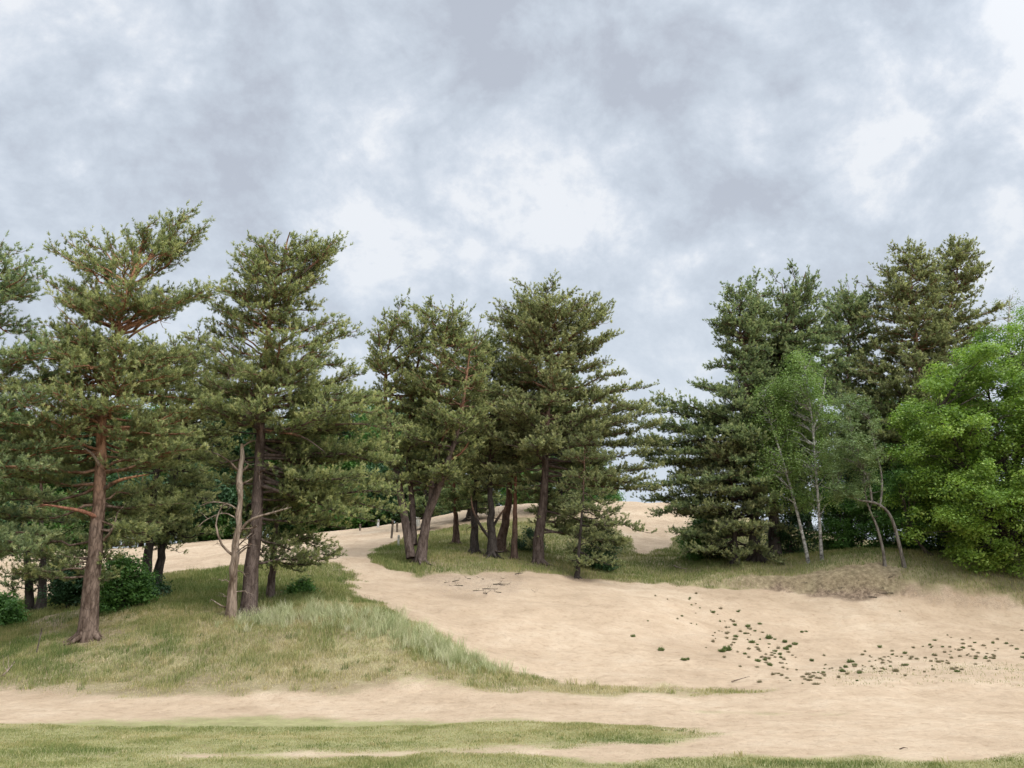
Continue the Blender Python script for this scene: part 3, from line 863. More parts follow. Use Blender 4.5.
# right stand
pine('low brownish-green pine at the front of the right stand', [(735, 573), (735, 540), (733, 500), (731, 462)], 34.2, .17,
     [(436, 690, 745), (450, 676, 755), (468, 668, 765), (485, 682, 762), (505, 688, 790), (525, 668, 800), (548, 672, 785)], 'pine_c', 'bark_dark', nb=8, N=12, w=.021, sec=.22, low=-.25, high=.1, young=.18, step=.75)
pine('blue-green pine with a dark spreading skirt at the left end of the right stand', [(757, 569), (754, 520), (750, 450), (746, 380), (741, 325), (737, 295)], 34.6, .26,
     [(283, 730, 746), (300, 722, 760), (320, 708, 770), (340, 702, 775), (352, 725, 775), (368, 705, 772), (388, 690, 772), (400, 660, 772), (425, 640, 775), (460, 642, 775), (485, 640, 770), (508, 652, 762), (528, 668, 745)], 'pine_b', 'bark_dark', nb=7, N=12, w=.022, nl=(.065, .105), sec=.2, low=-.12, high=.6, extra=[(646, 425, 0, 430, .2), (640, 440, -.5, 440, .2), (648, 455, .5, 450, .2), (640, 470, .2, 462, .2), (645, 486, -.6, 474, .2), (655, 412, .4, 418, .2), (662, 398, -.3, 408, .2), (650, 500, .3, 485, .2), (658, 515, -.4, 498, .2)])
pine('tall blue-green pine with tufted leaders behind the birches', [(775, 566), (774, 500), (776, 420), (782, 350), (784, 310), (782, 285)], 36, .26,
     [(268, 770, 790), (278, 758, 812), (300, 748, 825), (325, 738, 835), (350, 732, 845), (390, 722, 850), (430, 712, 850), (470, 720, 842), (500, 730, 835)], 'pine_b', 'bark_dark', nb=7, N=12, w=.022, nl=(.065, .105), sec=.2, high=.9,
     stems=[([(783, 345, 0), (795, 310, -.2), (802, 285, -.2), (806, 272, -.2)], .06), ([(782, 350, 0), (765, 315, .2), (756, 290, .2)], .06)])
pine('middle tall pine of the right stand, shorter than its right neighbours', [(850, 566), (849, 460), (848, 380), (849, 310)], 38.5, .22,
     [(283, 842, 860), (300, 824, 880), (325, 816, 890), (355, 820, 892), (390, 815, 896), (430, 812, 890), (460, 820, 880)], 'pine_b', 'bark_grey', nb=6, N=12, w=.023, nl=(.065, .105), sec=.22)
pine('tallest open-crowned pine, left of the pair above the oak', [(915, 566), (917, 450), (918, 375), (915, 325), (911, 285), (909, 255)], 37, .25,
     [(240, 904, 918), (252, 890, 930), (268, 880, 936), (284, 858, 940), (298, 862, 940), (320, 850, 945), (340, 855, 950), (362, 846, 958), (395, 840, 960), (425, 845, 955), (455, 855, 945)], 'pine_c', 'bark_grey', nb=6, N=12, w=.023, nl=(.065, .105), sec=.22, high=.5, step=.55)
pine('tallest open-crowned pine, right of the pair above the oak', [(945, 568), (943, 450), (942, 375), (946, 325), (955, 280), (960, 250)], 37.8, .24,
     [(236, 952, 968), (252, 938, 978), (272, 930, 984), (295, 926, 990), (318, 924, 1002), (342, 920, 1000), (368, 910, 1000), (400, 902, 990), (430, 905, 985)], 'pine_c', 'bark_grey', nb=6, N=12, w=.023, nl=(.065, .105), sec=.22, high=.5, step=.55)

broadleaf('white-stemmed birch leaning left in front of the right stand', [(809, 563), (797, 512), (784, 465), (773, 430), (765, 405), (762, 388)], 33.2, .05,
          [(382, 752, 785), (405, 740, 800), (440, 732, 800), (475, 745, 805), (500, 770, 812)], 'birch_leaf', 'birch_bark', 90, 130, .085, .42, 'birch_tree', droop=.8, shell=.15, stems=[([(785, 468, 0), (778, 458, .2), (762, 447, .3)], .035)])
broadleaf('upright white-stemmed birch just right of the leaning birch', [(822, 563), (819, 512), (815, 460), (812, 420), (807, 385), (804, 362)], 33.0, .05,
          [(352, 788, 818), (372, 768, 832), (398, 755, 845), (435, 770, 845), (480, 785, 842), (505, 795, 840)], 'birch_leaf', 'birch_bark', 115, 130, .085, .42, 'birch_tree', droop=.8, shell=.15, stems=[([(813, 430, 0), (822, 400, -.2), (826, 375, -.3)], .03)])
broadleaf('small bent tree with a bare bough arching left over the sandy bank', [(906, 579), (901, 552), (895, 528), (888, 512), (876, 503), (858, 500), (840, 492), (822, 486)], 30.9, .058,
          [(395, 835, 868), (425, 825, 888), (455, 822, 890), (485, 822, 880), (498, 828, 870)], 'pale_leaf', 'grey_wood', 85, 170, .07, .4, 'small_tree', shell=.1, stems=[([(872, 501, 0), (868, 480, .1), (855, 455, .1), (850, 425, .1)], .035), ([(880, 507, 0), (882, 480, .2), (876, 450, .2), (866, 410, .2)], .035)])
broadleaf('thin pale sapling on the sandy bank, left of the bent tree', [(886, 577), (883, 550), (877, 527), (868, 505), (862, 478)], 31.1, .05,
          [(455, 850, 875), (485, 848, 892), (515, 855, 895)], 'pale_leaf', 'grey_wood', 14, 80, .07, .35, 'sapling', shell=.1)
broadleaf('grey trunk slanting left beneath the edge of the oak', [(934, 573), (927, 553), (918, 542), (908, 533)], 32, .09,
          [(470, 885, 930), (500, 880, 935), (530, 890, 930)], 'bush_leaf', 'oak_bark', 26, 150, .08, .45, 'small_tree', shell=.1)
broadleaf('large bright green oak at the right edge, leafy to the ground', [(1014, 582), (1012, 530), (1016, 470), (1020, 400), (1024, 350)], 31.2, .26,
          [(318, 1000, 1040), (332, 970, 1075), (352, 940, 1100), (380, 912, 1115), (410, 895, 1125), (440, 888, 1125), (475, 884, 1125), (505, 890, 1120), (530, 900, 1110), (560, 925, 1100), (578, 945, 1085)], 'oak_leaf', 'oak_bark', 470, 430, .11, .58, 'oak_tree', shell=.25, rough=.24,
          stems=[([(1012, 545, 0), (985, 490, -.5), (955, 440, -.7), (935, 400, -.7)], .12), ([(1014, 500, 0), (1000, 440, .6), (985, 380, .7)], .12), ([(1014, 520, 0), (1050, 450, .3), (1070, 390, .3)], .12)])
broadleaf('sparse pale tree peeping over the oak at the right edge', [(1008, 570), (1008, 450), (1008, 340), (1010, 295)], 43, .14,
          [(285, 998, 1022), (305, 985, 1040), (340, 978, 1050), (380, 980, 1050)], 'pale_leaf', 'birch_bark', 60, 45, .07, .5, 'birch_tree', shell=.1, droop=.5)

# undergrowth
def bush(label, px, py, Y, wpx, hpx, leaf='bush_leaf', ncl=40, nlv=260, size=.085, crad=.38, group='bushes under the pines'):
    return broadleaf(label, [(px, py), (px + 1, py - hpx * .4), (px - 1, py - hpx * .8)], Y, .04,
                     [(py - hpx, px - wpx * .2, px + wpx * .2), (py - hpx * .75, px - wpx * .42, px + wpx * .42), (py - hpx * .35, px - wpx * .5, px + wpx * .5), (py - hpx * .08, px - wpx * .42, px + wpx * .42)],
                     leaf, 'oak_bark', ncl, nlv, size, crad, 'bush', 'bush', group, shell=.3)
bush('fresh green bush right of the tall orange-barked trunk', 122, 620, 23.4, 66, 62, ncl=55)
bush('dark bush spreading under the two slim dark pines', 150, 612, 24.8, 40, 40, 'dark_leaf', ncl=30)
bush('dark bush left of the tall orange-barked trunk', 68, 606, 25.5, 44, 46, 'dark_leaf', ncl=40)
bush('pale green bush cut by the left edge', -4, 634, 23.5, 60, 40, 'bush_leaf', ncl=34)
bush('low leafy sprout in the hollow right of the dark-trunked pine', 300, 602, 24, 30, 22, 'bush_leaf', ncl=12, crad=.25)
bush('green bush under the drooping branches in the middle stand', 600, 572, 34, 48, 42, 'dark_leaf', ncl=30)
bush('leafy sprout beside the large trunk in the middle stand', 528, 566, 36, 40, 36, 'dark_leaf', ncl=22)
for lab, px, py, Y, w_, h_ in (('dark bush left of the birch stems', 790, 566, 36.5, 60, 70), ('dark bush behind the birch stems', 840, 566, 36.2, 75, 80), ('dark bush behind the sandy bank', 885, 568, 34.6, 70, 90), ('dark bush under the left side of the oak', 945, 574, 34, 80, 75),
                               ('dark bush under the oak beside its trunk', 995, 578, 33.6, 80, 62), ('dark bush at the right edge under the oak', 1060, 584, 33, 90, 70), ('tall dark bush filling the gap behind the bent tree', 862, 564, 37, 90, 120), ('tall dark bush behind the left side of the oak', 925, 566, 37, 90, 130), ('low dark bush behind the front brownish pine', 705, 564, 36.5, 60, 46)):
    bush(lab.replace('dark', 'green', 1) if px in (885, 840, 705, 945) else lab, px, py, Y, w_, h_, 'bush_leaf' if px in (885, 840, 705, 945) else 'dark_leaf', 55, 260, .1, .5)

# far wood behind the dunes: one of each kind, then copies
far_a = broadleaf('round green tree behind the sand on the far left', [(20, 552), (20, 500), (22, 450)], 60, .2, [(415, 5, 35), (440, -15, 58), (480, -25, 68), (520, -22, 62), (540, -10, 50)], 'bush_leaf', 'oak_bark', 170, 230, .2, 1.0, 'broadleaf_tree', group='trees behind the dunes', shell=.4)
far_b = broadleaf('dark green tree behind the sand, beside the round one', [(95, 548), (95, 500), (96, 450)], 62, .2, [(405, 85, 108), (440, 60, 132), (490, 52, 140), (520, 58, 135), (536, 70, 125)], 'dark_leaf', 'oak_bark', 170, 230, .2, 1.0, 'broadleaf_tree', group='trees behind the dunes', shell=.4)
def far_copy(src, px, Y, rz, sc, lab):
    x = gx(px, Y)
    return copy_tree(src, (x, Y, h1(x, Y)), rz, lab, sc)
for src, px, Y, rz, sc, lab in ((far_a, 165, 60, 1.1, .95, 'green tree behind the sand, seen between the two slim dark pines'), (far_b, 225, 62, 2.0, 1.0, 'dark tree behind the sand, seen left of the snag'), (far_a, 285, 61, 3.0, .9, 'green tree behind the sand, seen right of the snag'),
                                (far_b, 330, 63, 4.2, 1.0, 'dark tree behind the crest of the sand path'), (far_a, 372, 60, 5.1, .85, 'bright tree at the top of the sand path by the white posts'), (far_b, 420, 66, .6, .9, 'dark tree seen behind the many-stemmed pine'),
                                (far_b, -50, 60, 5.6, 1.0, 'dark tree behind the sand outside the left edge'), (far_a, 600, 74, .9, .8, 'green tree far behind the largest pine'), (far_b, 1090, 52, 2.6, 1.0, 'dark tree behind the oak'), (far_b, 960, 50, 3.7, 1.0, 'dark tree behind the tall pine pair'),
                                (far_a, 880, 52, 1.9, .9, 'green tree behind the bent tree'), (far_b, 810, 54, .2, .9, 'dark tree behind the birches')):
    far_copy(src, px, Y, rz, sc, lab)

# low scrub along the far edge of the sand
scrub = bush('dense scrub closing the sand at the far left', 20, 552, 57, 75, 46, 'dark_leaf', 70, 260, .17, .75, 'scrub along the far edge of the sand')
scrub2 = bush('bright scrub at the far edge of the sand, seen left of the snag', 215, 545, 57, 70, 42, 'bush_leaf', 70, 260, .17, .75, 'scrub along the far edge of the sand')
for src, px, Y, rz, sc, lab in ((scrub2, 75, 56, 1, 1.3, 'bright scrub at the far edge of the sand behind the orange-barked pine'), (scrub, 130, 56, 2, 1.4, 'dark scrub at the far edge of the sand left of the two slim dark pines'), (scrub, 178, 56, 3, 1.4, 'dark scrub at the far edge of the sand right of the two slim dark pines'),
                                (scrub, 265, 57, 4, 1.3, 'dark scrub at the far edge of the sand right of the snag'), (scrub2, 310, 58, 5, 1.1, 'bright scrub at the far edge of the sand where the path climbs'), (scrub2, 352, 57.5, 6, 1.25, 'bright scrub behind the posts on the crest'), (scrub, 392, 58, .5, 1.2, 'dark scrub behind the forked stems on the crest'),
                                (scrub, -40, 57, 1.5, 1, 'dark scrub beyond the sand outside the left edge')):
    far_copy(src, px, Y, rz, sc, lab)
FAR = ['beyond the far edge of the sand, far left', 'beyond the sand, between the orange-barked pine and the left picture edge', 'beyond the sand, straight behind the orange-barked pine', 'beyond the sand, behind the two slim dark pines', 'beyond the sand, between the slim pines and the snag', 'beyond the sand, straight behind the snag',
       'beyond the sand, right of the dark-trunked pine', 'beyond the head of the sand path', 'beyond the crest left of the many-stemmed pine', 'beyond the crest behind the forked stems', 'beyond the dune behind the dark trunks', 'beyond the dune left of the largest pine', 'beyond the dune straight behind the largest pine']
for i, lab in enumerate(FAR):
    far_copy((far_a, far_b, far_b)[i % 3], -60 + i * 50, 72 + 5 * ((i * 7) % 3), i * 1.3, 1.25, ('green', 'dark', 'dark')[i % 3] + ' tree ' + lab)
pine('dark pine far behind the left half of the middle stand', [(470, 522), (470, 460), (468, 380)], 48, .2, [(370, 462, 480), (400, 440, 500), (440, 425, 520), (480, 425, 520), (502, 440, 510)], 'pine_b', 'bark_dark', nb=6, N=12, w=.03, nl=(.09, .14), sec=.3)
pine('dark pine far behind the largest pine', [(560, 518), (560, 450), (558, 380)], 49, .2, [(365, 550, 570), (400, 525, 590), (440, 510, 612), (480, 512, 615), (504, 530, 600)], 'pine_b', 'bark_dark', nb=6, N=12, w=.03, nl=(.09, .14), sec=.3)
pine('dark pine on the dune behind the forked stems', [(425, 535), (425, 480), (422, 400)], 45, .18, [(390, 415, 435), (430, 398, 455), (470, 395, 460), (505, 405, 450)], 'pine_b', 'bark_dark', nb=6, N=12, w=.03, nl=(.09, .14), sec=.3)

make_ground()

# ------------------------------------------------------------------ grass
def blades(mb, x, y, h, w, lean, tint):
    n = len(x)
    z = H(x, y) - .01
    a = rng.uniform(0, 6.28, n)
    s = np.stack([np.cos(a), np.sin(a), np.zeros(n)], -1) * (w / 2)[:, None]
    b = rng.uniform(0, 6.28, n)
    d = np.stack([np.cos(b), np.sin(b), np.zeros(n)], -1) * (h * lean)[:, None]
    p = np.stack([x, y, z], -1)
    mid = p + d * .35 + np.array([0, 0, 1]) * (h * .6)[:, None]
    tip = p + d + np.array([0, 0, 1]) * (h * np.sqrt(np.clip(1 - lean ** 2 * .5, .2, 1)))[:, None]
    v = np.stack([p - s, p + s, mid + s * .7, mid - s * .7, tip], 1)
    i = np.arange(n)[:, None] * 5
    mb.add(v, f3=np.concatenate([i + 3, i + 2, i + 4], 1), f4=np.concatenate([i, i + 1, i + 2, i + 3], 1), t=np.repeat(np.clip(tint, 0, 1), 5))

def scatter(n, x0, x1, y0, y1, key=None, thr=.25, clump=.9, csc=.35):
    x, y = rng.uniform(x0, x1, n), rng.uniform(y0, y1, n)
    g, l = masks(x, y)
    c = vnoise(x / csc, y / csc, 77) * .6 + vnoise(x / 1.4, y / 1.4, 78) * .4
    keep = (g * (1 - .75 * l)) > thr + clump * (rng.random(n) * .5 + (c - .3) * .55)
    return x[keep], y[keep], c[keep], np.clip(g[keep], .25, 1)

mb = MB()
# grazed turf in front
x, y, c, gg = scatter(560000, -10.5, 10.5, 6.6, 13.6, clump=.40)
n = len(x)
pt = fbm(x / 1.7, y / .9, 3, 55)
blades(mb, x, y, rng.uniform(.02, .05, n) * np.clip(1.9 - 1.8 * c, .8, 1.6) * gg, np.full(n, .006), rng.uniform(.1, .7, n), .42 + pt * .7 + (c - .5) * .4 + rng.normal(0, .15, n))
# mound
x, y, c, gg = scatter(230000, -14, 5.5, 15.8, 24, clump=.7, csc=.5)
n = len(x)
pt = fbm(x / 2.2, y / 1.6, 3, 56)
blades(mb, x, y, rng.uniform(.03, .12, n) * np.clip(2.1 - 2.3 * c, .5, 1.8) * gg, np.full(n, .008), rng.uniform(.1, .75, n), 0.53 + pt * .9 + .22 * sstep(18.6, 17.0, y) + (c - .5) * .7 + rng.normal(0, .16, n))
# shaded hollow behind the mound and rise under the stands
x, y, c, gg = scatter(120000, -19, -3, 22.5, 33, clump=.5, csc=.6)
n = len(x)
blades(mb, x, y, rng.uniform(.05, .2, n) * gg, np.full(n, .012), rng.uniform(.1, .7, n), .30 + fbm(x / 2, y / 2, 3, 57) * .6 + rng.normal(0, .13, n))  # tree shade over the hollow is put into the low blade tint
x, y, c, gg = scatter(230000, -5.5, 22, 27.3, 46, clump=.45, csc=.8)
n = len(x)
blades(mb, x, y, rng.uniform(.04, .17, n) * gg, np.full(n, .014), rng.uniform(.1, .7, n), .34 - .06 * sstep(8, 12, x) * sstep(33, 31, y) + fbm(x / 2.5, y / 2.5, 3, 58) * .8 + rng.normal(0, .15, n))  # oak shade on the right bank is put into a lower blade tint
# thin dry grass in the bowl
x, y, c, gg = scatter(9000, 6, 13, 17.3, 22.5, thr=.10, clump=.28, csc=.5)
n = len(x)
blades(mb, x, y, rng.uniform(.02, .07, n), np.full(n, .009), rng.uniform(.3, .9, n), .38 + rng.normal(0, .2, n))
def tussocks(n, x0, x1, y0, y1, h0, h1_, nb_, tm, spread=.05, gmin=.5):
    cx, cy = rng.uniform(x0, x1, n), rng.uniform(y0, y1, n)
    g, l = masks(cx, cy)
    k = (g > gmin) & (l < .5)
    cx, cy = cx[k], cy[k]
    m = len(cx)
    x = np.repeat(cx, nb_) + rng.normal(0, spread, m * nb_)
    y = np.repeat(cy, nb_) + rng.normal(0, spread, m * nb_)
    blades(mb, x, y, np.repeat(rng.uniform(h0, h1_, m), nb_) * rng.uniform(.4, 1.1, m * nb_), np.full(m * nb_, .008), rng.uniform(.15, .9, m * nb_), np.repeat(rng.normal(tm, .2, m), nb_) + rng.normal(0, .13, m * nb_))
tussocks(900, -13, 3, 16.8, 23, .08, .22, 26, .6)
tussocks(260, -13, 3, 16.8, 23, .06, .18, 24, .18)
tussocks(500, -9, 5, 6.6, 13, .03, .09, 18, .55, .04)
tussocks(200, -9, 9, 6.6, 13, .03, .07, 18, .16, .04)
tussocks(900, -5, 20, 29, 40, .1, .3, 22, .3, .08)
tussocks(700, -18, -3, 23, 32, .1, .32, 22, .22, .07)
o = mb.build('grass', M['grass'], None)
o['kind'] = 'stuff'

mb = MB()
cr_line = np.array([ground(*q) for q in ((255, 618), (300, 613), (345, 612), (390, 622), (425, 640), (460, 655), (490, 668))])
nT = 380
k = rng.integers(0, len(cr_line) - 1, nT)
u = rng.random((nT, 1))
cx = cr_line[k] * (1 - u) + cr_line[k + 1] * u + rng.normal(0, .36, (nT, 2)) - np.array([0, .35])
g_, l_ = masks(cx[:, 0], cx[:, 1])
cx = cx[g_ > .55]
nb_ = 34
x = np.repeat(cx[:, 0], nb_) + rng.normal(0, .05, len(cx) * nb_)
y = np.repeat(cx[:, 1], nb_) + rng.normal(0, .05, len(cx) * nb_)
n = len(x)
blades(mb, x, y, np.repeat(rng.uniform(.14, .42, len(cx)), nb_) * rng.uniform(.5, 1.1, n), np.full(n, .008), rng.uniform(.1, .8, n), np.repeat(rng.normal(.45, .16, len(cx)), nb_) + rng.normal(0, .16, n))
o = mb.build('dune_grass', M['marram'], None)
o['kind'] = 'stuff'

# ------------------------------------------------------------------ tufts on the sand
def tuft_mesh(seed, leafy):
    m = MB()
    n = 170
    a = rng.uniform(0, 6.28, n)
    rr = np.sqrt(rng.random(n)) * .07
    p = np.stack([np.cos(a) * rr, np.sin(a) * rr, -.02 + 0 * a], -1)
    h = rng.uniform(.07, .2, n) * (1.15 - rr * 6)
    d = np.stack([np.cos(a) * rr * .9, np.sin(a) * rr * .9, h], -1) + rng.normal(0, .025, (n, 3))
    s = nrm(np.cross(d, rng.normal(size=(n, 3)))) * (.011 if leafy else .006)
    v = np.stack([p - s * .6, p + s * .6, p + d * .6 + s, p + d * .6 - s, p + d * 1.1], 1)
    i = np.arange(n)[:, None] * 5
    t = np.clip(rng.normal(0.35 if leafy else .84, .18, n), 0, 1)
    m.add(v, f3=np.concatenate([i + 3, i + 2, i + 4], 1), f4=np.concatenate([i, i + 1, i + 2, i + 3], 1), t=np.repeat(t, 5))
    return m
protos = {}
def tuft(px, py, s, leafy):
    key = (leafy, int(rng.integers(3)))
    x, y = ground(px, py)
    z = h1(x, y)
    if key not in protos:
        o = tuft_mesh(key[1], leafy).build('grass_tuft', M['tuft'])
        protos[key] = o
    else:
        o = protos[key].copy()
        COL.objects.link(o)
    o.location = (x, y, z)
    o.rotation_euler = (0, 0, rng.uniform(0, 6.28))
    o.scale = (s * rng.uniform(.8, 1.4), s * rng.uniform(.8, 1.4), s * rng.uniform(.6, 1.0))
    if leafy: tag(o, 'small dark green tuft growing in the hollow of bare sand', 'grass tuft', 'green tufts in the sand hollow')
    else: tag(o, 'small brown withered tuft on the sand slope', 'grass tuft', 'withered tufts on the sand slope')
TU = [(690, 599, .6), (648, 622, .6), (633, 637, 1), (661, 651, 1), (688, 660, .9), (684, 661, 1), (713, 613, .8), (720, 622, .8), (735, 626, .9), (748, 627, 1.3), (755, 632, .8), (769, 639, 1.6), (752, 643, 1.2), (735, 640, 1.2), (736, 637, 1.2),
      (727, 651, 1.4), (722, 652, 1.3), (745, 655, 1.0), (760, 640, .8), (785, 643, 1.2), (790, 648, 1.3), (795, 645, 1.2), (802, 633, 1.2), (806, 632, .9), (786, 650, 1), (775, 652, 1), (765, 661, 1), (758, 662, 1), (770, 666, .9), (812, 662, .9), (880, 648, 1.2), (905, 654, .9),
      (850, 663, .9), (855, 666, .9), (905, 666, .8), (930, 646, 1.1), (963, 649, .8), (993, 644, .9), (857, 681, .7), (900, 600 + 12, .6), (700, 609, .7), (682, 617, .6), (738, 612, .6), (760, 600 + 25, .8), (775, 640, 1.1), (745, 634, 1.0), (780, 655, 1.0)]
for px, py, s in TU: tuft(px, py, s * rng.uniform(.34, .58), True)
def brown(n, mx, my, sx, sy, rot):
    for _ in range(n):
        a, b = rng.normal(0, sx), rng.normal(0, sy)
        px, py = mx + a * math.cos(rot) - b * math.sin(rot), my + a * math.sin(rot) + b * math.cos(rot)
        if 600 < px < 1040 and 592 < py < 687: tuft(px, py, rng.uniform(.18, .48), rng.random() < .2)
brown(70, 735, 636, 48, 13, .55)
brown(50, 855, 667, 45, 5, -.25)
brown(95, 950, 658, 50, 8, -.12)
brown(24, 780, 660, 28, 9, .3)

# ------------------------------------------------------------------ posts and bits of wood
def post(label, px, py, hpx, wpx, Y, mat, lean=0.0, cap=None, group=None):
    b = at(px, py, Y)
    b[2] = h1(b[0], Y)
    s = Y / F
    hh, ww = hpx * s, wpx * s / 2
    root = thing('wooden_post', label, 'post', tuple(b), group)
    m = MB()
    c = np.array([b + np.array([lean * t * hh, 0, -.1 + t * (hh + .1)]) for t in np.linspace(0, 1, 6)])
    tubes(m, c, np.full(6, ww), 8)
    m.build('shaft', M[mat], root, b, True)
    m2 = MB()
    c2 = np.array([c[-1] + np.array([0, 0, t]) for t in (.002, .05, .09)])
    tubes(m2, c2, [ww * 1.12, ww * 1.12, ww * .7], 8)
    m2.build('post_cap', M[cap or mat], root, b, True)
post('short white post at the crest of the sand path', 378, 528, 6, 2.4, 52, 'post_pale', cap='post_pale')
post('short greenish-grey post left of the white post on the crest', 360, 531, 5, 2, 51, 'post_wood')
post('white post glimpsed between the forked pine stems', 418, 530, 8, 4, 48, 'post_pale', cap='post_pale')
post('dark-topped weathered post leaning by the sand path', 391, 548, 16, 2.2, 41, 'post_wood', .06)
post('short dark post behind the leaning one on the path', 397, 538, 8, 2, 45, 'post_wood', -.05)
post('pale stub of a post beside the forked pine', 398, 556, 9, 2.2, 36, 'post_pale')

def stick(name, label, cat, pix, r, lift=.03, n=7, mat='deadwood', tw=3):
    q = []
    for i, (px, py) in enumerate(pix):
        g = ground(px, py)
        q.append(np.array([g[0], g[1], h1(*g) + lift * (1 + i)]))
    m = MB()
    c = resample(q, n)
    tubes(m, c, r * (1 - np.linspace(0, 1, n) * .7), 7)
    if tw: twigs(m, c, tw, .25, r * .35)
    o = m.build(name, M[mat], None, q[0], True)
    tag(o, label, cat)
stick('fallen_branch', 'bleached fallen branch in the grass at the left edge', 'branch', [(-12, 682), (2, 679), (10, 672), (14, 668)], .022)
stick('driftwood', 'pale stick lying in the bottom of the sand hollow', 'branch', [(732, 684), (740, 682.5), (750, 681)], .016, mat='deadwood', tw=0)
stick('dark_twig', 'short dark twig lying on the sand track', 'twig', [(900, 750), (904, 749.4), (908, 750)], .008, .006, mat='bark_dark', tw=0)
stick('small_log', 'weathered stick on the slope in front of the right stand', 'branch', [(674, 567), (681, 571), (688, 573)], .03, .05)
tw0 = None
for _ in range(26):
    px, py = (rng.uniform(410, 540), rng.uniform(566, 600)) if rng.random() < .6 else (rng.uniform(800, 900), rng.uniform(578, 600))
    gpt = ground(px, py)
    if tw0 is None:
        m = MB()
        c = resample([[0, 0, .012], [.12, .03, .02], [.26, -.02, .014], [.38, .02, .02]], 8)
        tubes(m, c, .011 * (1 - np.linspace(0, 1, 8) * .6), 6)
        twigs(m, c, 4, .16, .004)
        tw0 = o = m.build('fallen_twig', M['bark_dark'])
    else:
        o = tw0.copy()
        COL.objects.link(o)
    o.location = (gpt[0], gpt[1], h1(*gpt))
    o.rotation_euler = (0, 0, rng.uniform(0, 6.28))
    sc3 = rng.uniform(.6, 1.5)
    o.scale = (sc3, sc3, sc3)
    tag(o, 'dark dry twig lying on the sand at the edge of the trees', 'twig', 'twigs dropped on the sand near the trees')
b = at(36, 655, 19.4)
b[2] = h1(b[0], 19.4)
m = MB()
tubes(m, np.array([b + np.array([.01 * i, 0, -.1 + .12 * i]) for i in range(6)]), np.full(6, .014), 6)
o = m.build('stake', M['post_wood'], None, b, True)
tag(o, 'thin dark stake upright in the mound grass left of the orange-barked pine', 'stake')

# ------------------------------------------------------------------ sky and light
SUN_EL, SUN_AZ = 46, 138          # degrees; azimuth clockwise from +Y, high behind the right shoulder
w = bpy.data.worlds.new('World')
scn.world = w
w.use_nodes = True
nt = w.node_tree
N, L = nt.nodes, nt.links
N.clear()
tc = nd(N, 'ShaderNodeTexCoord')
sep = nd(N, 'ShaderNodeSeparateXYZ')
L.new(tc.outputs['Generated'], sep.inputs[0])
zc = math_n(N, L, 'ADD', math_n(N, L, 'MAXIMUM', sep.outputs[2], 0.0), .75)
pl = nd(N, 'ShaderNodeCombineXYZ')
L.new(math_n(N, L, 'DIVIDE', sep.outputs[0], zc), pl.inputs[0])
L.new(math_n(N, L, 'DIVIDE', sep.outputs[1], zc), pl.inputs[1])
def wn(scale, det, rough, off, dist=0.0):
    mp = nd(N, 'ShaderNodeMapping')
    mp.inputs['Location'].default_value = off
    L.new(pl.outputs[0], mp.inputs[0])
    n = nd(N, 'ShaderNodeTexNoise', i_Scale=scale, i_Detail=det, i_Roughness=rough, i_Distortion=dist)
    L.new(mp.outputs[0], n.inputs['Vector'])
    return n.outputs[0]
n1, n2, n3 = wn(6.5, 10, .62, (5.1, 4.7, 0), .35), wn(17, 9, .66, (8.3, 2.2, 0), .2), wn(2.2, 3, .5, (1.2, 5.5, 0))
f = math_n(N, L, 'ADD', math_n(N, L, 'MULTIPLY', n1, .62), math_n(N, L, 'ADD', math_n(N, L, 'MULTIPLY', n2, .26), math_n(N, L, 'MULTIPLY', n3, .12)))
n4 = wn(7.5, 10, .6, (2.7, 9.1, 0), .2)
bil = math_n(N, L, 'ABSOLUTE', math_n(N, L, 'SUBTRACT', n4, .5))
f = math_n(N, L, 'ADD', f, math_n(N, L, 'MULTIPLY', math_n(N, L, 'SUBTRACT', bil, .078), .66))
# broad bright and dark cloud masses
BL = [(820, 85, 6, .13), (890, 60, 6, -.09), (970, 80, 7, .09), (600, 150, 9, .08), (480, 60, 9, -.05), (340, 5, 6, -.04), (700, 130, 6, -.08), (30, 70, 8, .03), (360, 40, 5, .10), (200, 130, 9, -.05), (370, 175, 6, .08), (960, 170, 7, .03), (860, 20, 5, -.1), (60, 20, 5, .05), (560, 30, 6, -.06), (900, 190, 7, -.04)]
for px, py, wd, am in BL:
    d = pdir(px, py)
    d = d / np.linalg.norm(d)
    dp = nd(N, 'ShaderNodeVectorMath', operation='DOT_PRODUCT')
    L.new(tc.outputs['Generated'], dp.inputs[0])
    dp.inputs[1].default_value = tuple(d)
    mr = nd(N, 'ShaderNodeMapRange')
    mr.interpolation_type = 'SMOOTHERSTEP'
    L.new(dp.outputs['Value'], mr.inputs[0])
    mr.inputs[1].default_value = math.cos(R(wd * 1.5))
    mr.inputs[2].default_value = 1.0
    mr.inputs[3].default_value = 0.0
    mr.inputs[4].default_value = am
    f = math_n(N, L, 'ADD', f, mr.outputs[0])
cr = ramp(N, [(.36, (.53, .575, .66)), (.45, (.62, .685, .775)), (.50, (.685, .75, .84)), (.545, (.77, .825, .905)), (.60, (.91, .94, .985))])
L.new(f, cr.inputs[0])
# even pale veil towards the horizon
hz = nd(N, 'ShaderNodeMapRange')
hz.interpolation_type = 'SMOOTHSTEP'
L.new(sep.outputs[2], hz.inputs[0])
hz.inputs[1].default_value, hz.inputs[2].default_value, hz.inputs[3].default_value, hz.inputs[4].default_value = .12, .5, .55, 0.0
cl = mixc(N, L, hz.outputs[0], cr.outputs[0], (.69, .765, .84))
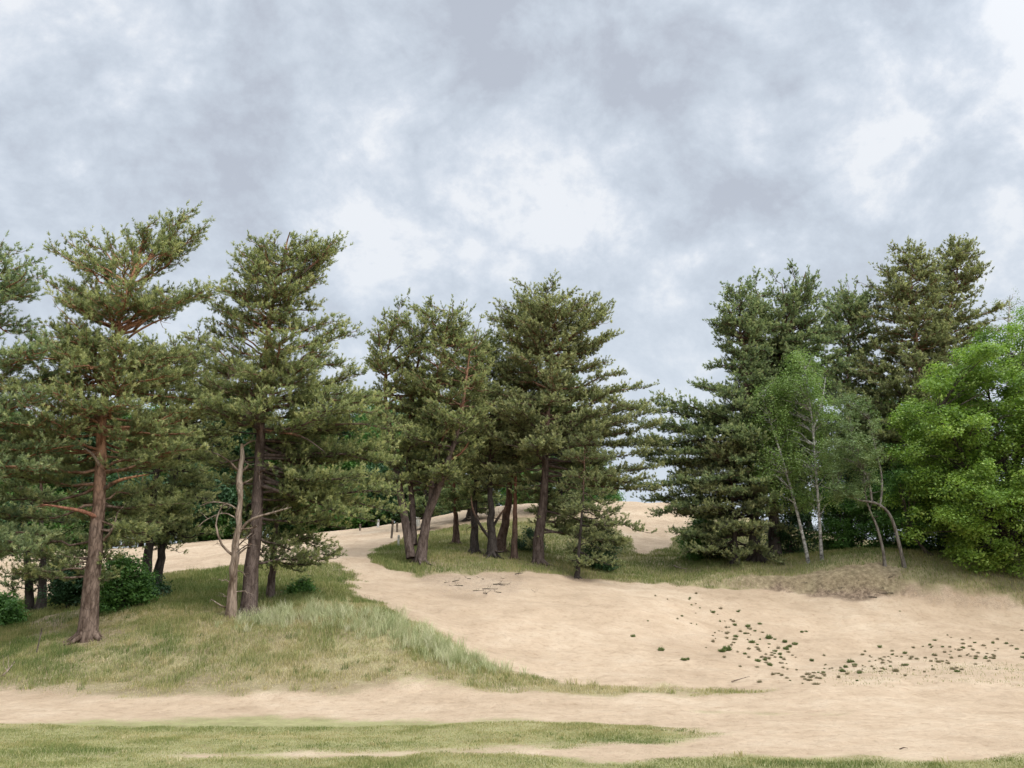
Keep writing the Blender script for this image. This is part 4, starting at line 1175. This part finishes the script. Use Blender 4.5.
# an overcast sky is brighter overhead
ov = nd(N, 'ShaderNodeMapRange')
ov.interpolation_type = 'SMOOTHSTEP'
L.new(sep.outputs[2], ov.inputs[0])
ov.inputs[1].default_value, ov.inputs[2].default_value, ov.inputs[3].default_value, ov.inputs[4].default_value = .66, .95, 7.2, 27.0
# the sun's glow through the cloud, round the sun's own direction behind the camera
sd = nd(N, 'ShaderNodeVectorMath', operation='DOT_PRODUCT')
L.new(tc.outputs['Generated'], sd.inputs[0])
sd.inputs[1].default_value = (math.sin(R(SUN_AZ)) * math.cos(R(SUN_EL)), math.cos(R(SUN_AZ)) * math.cos(R(SUN_EL)), math.sin(R(SUN_EL)))
lobe = math_n(N, L, 'MULTIPLY', math_n(N, L, 'POWER', math_n(N, L, 'MAXIMUM', sd.outputs['Value'], 0.0), 3.0), 27.0)
sc_ = nd(N, 'ShaderNodeVectorMath', operation='SCALE')
L.new(cl, sc_.inputs[0])
L.new(math_n(N, L, 'ADD', ov.outputs[0], lobe), sc_.inputs['Scale'])
sky = nd(N, 'ShaderNodeTexSky')
sky.sky_type = 'NISHITA'
sky.sun_disc = False
sky.sun_elevation = R(SUN_EL)
sky.sun_rotation = R(SUN_AZ)
mixw = mixc(N, L, .94, sky.outputs[0], sc_.outputs[0])
bg = nd(N, 'ShaderNodeBackground')
bg.inputs['Strength'].default_value = .1
L.new(mixw, bg.inputs[0])
ow = nd(N, 'ShaderNodeOutputWorld')
L.new(bg.outputs[0], ow.inputs[0])

sl = bpy.data.lights.new('sun', 'SUN')
sl.energy = 1.5
sl.angle = R(16)
sl.color = (1, .96, .9)
so = bpy.data.objects.new('sun', sl)
COL.objects.link(so)
so.rotation_euler = (R(90 - SUN_EL), 0, R(180 - SUN_AZ))

cam = bpy.data.cameras.new('camera')
cam.sensor_width = 36
cam.lens = F / 1024 * 36
cam.clip_start, cam.clip_end = .1, 6000
co = bpy.data.objects.new('camera', cam)
COL.objects.link(co)
co.location = (0, 0, EYE)
co.rotation_euler = (R(90) + PITCH, 0, 0)
scn.camera = co
scn.view_settings.view_transform = 'Standard'
scn.view_settings.look = 'None'
scn.view_settings.gamma = 1
scn.view_settings.exposure = 0.45
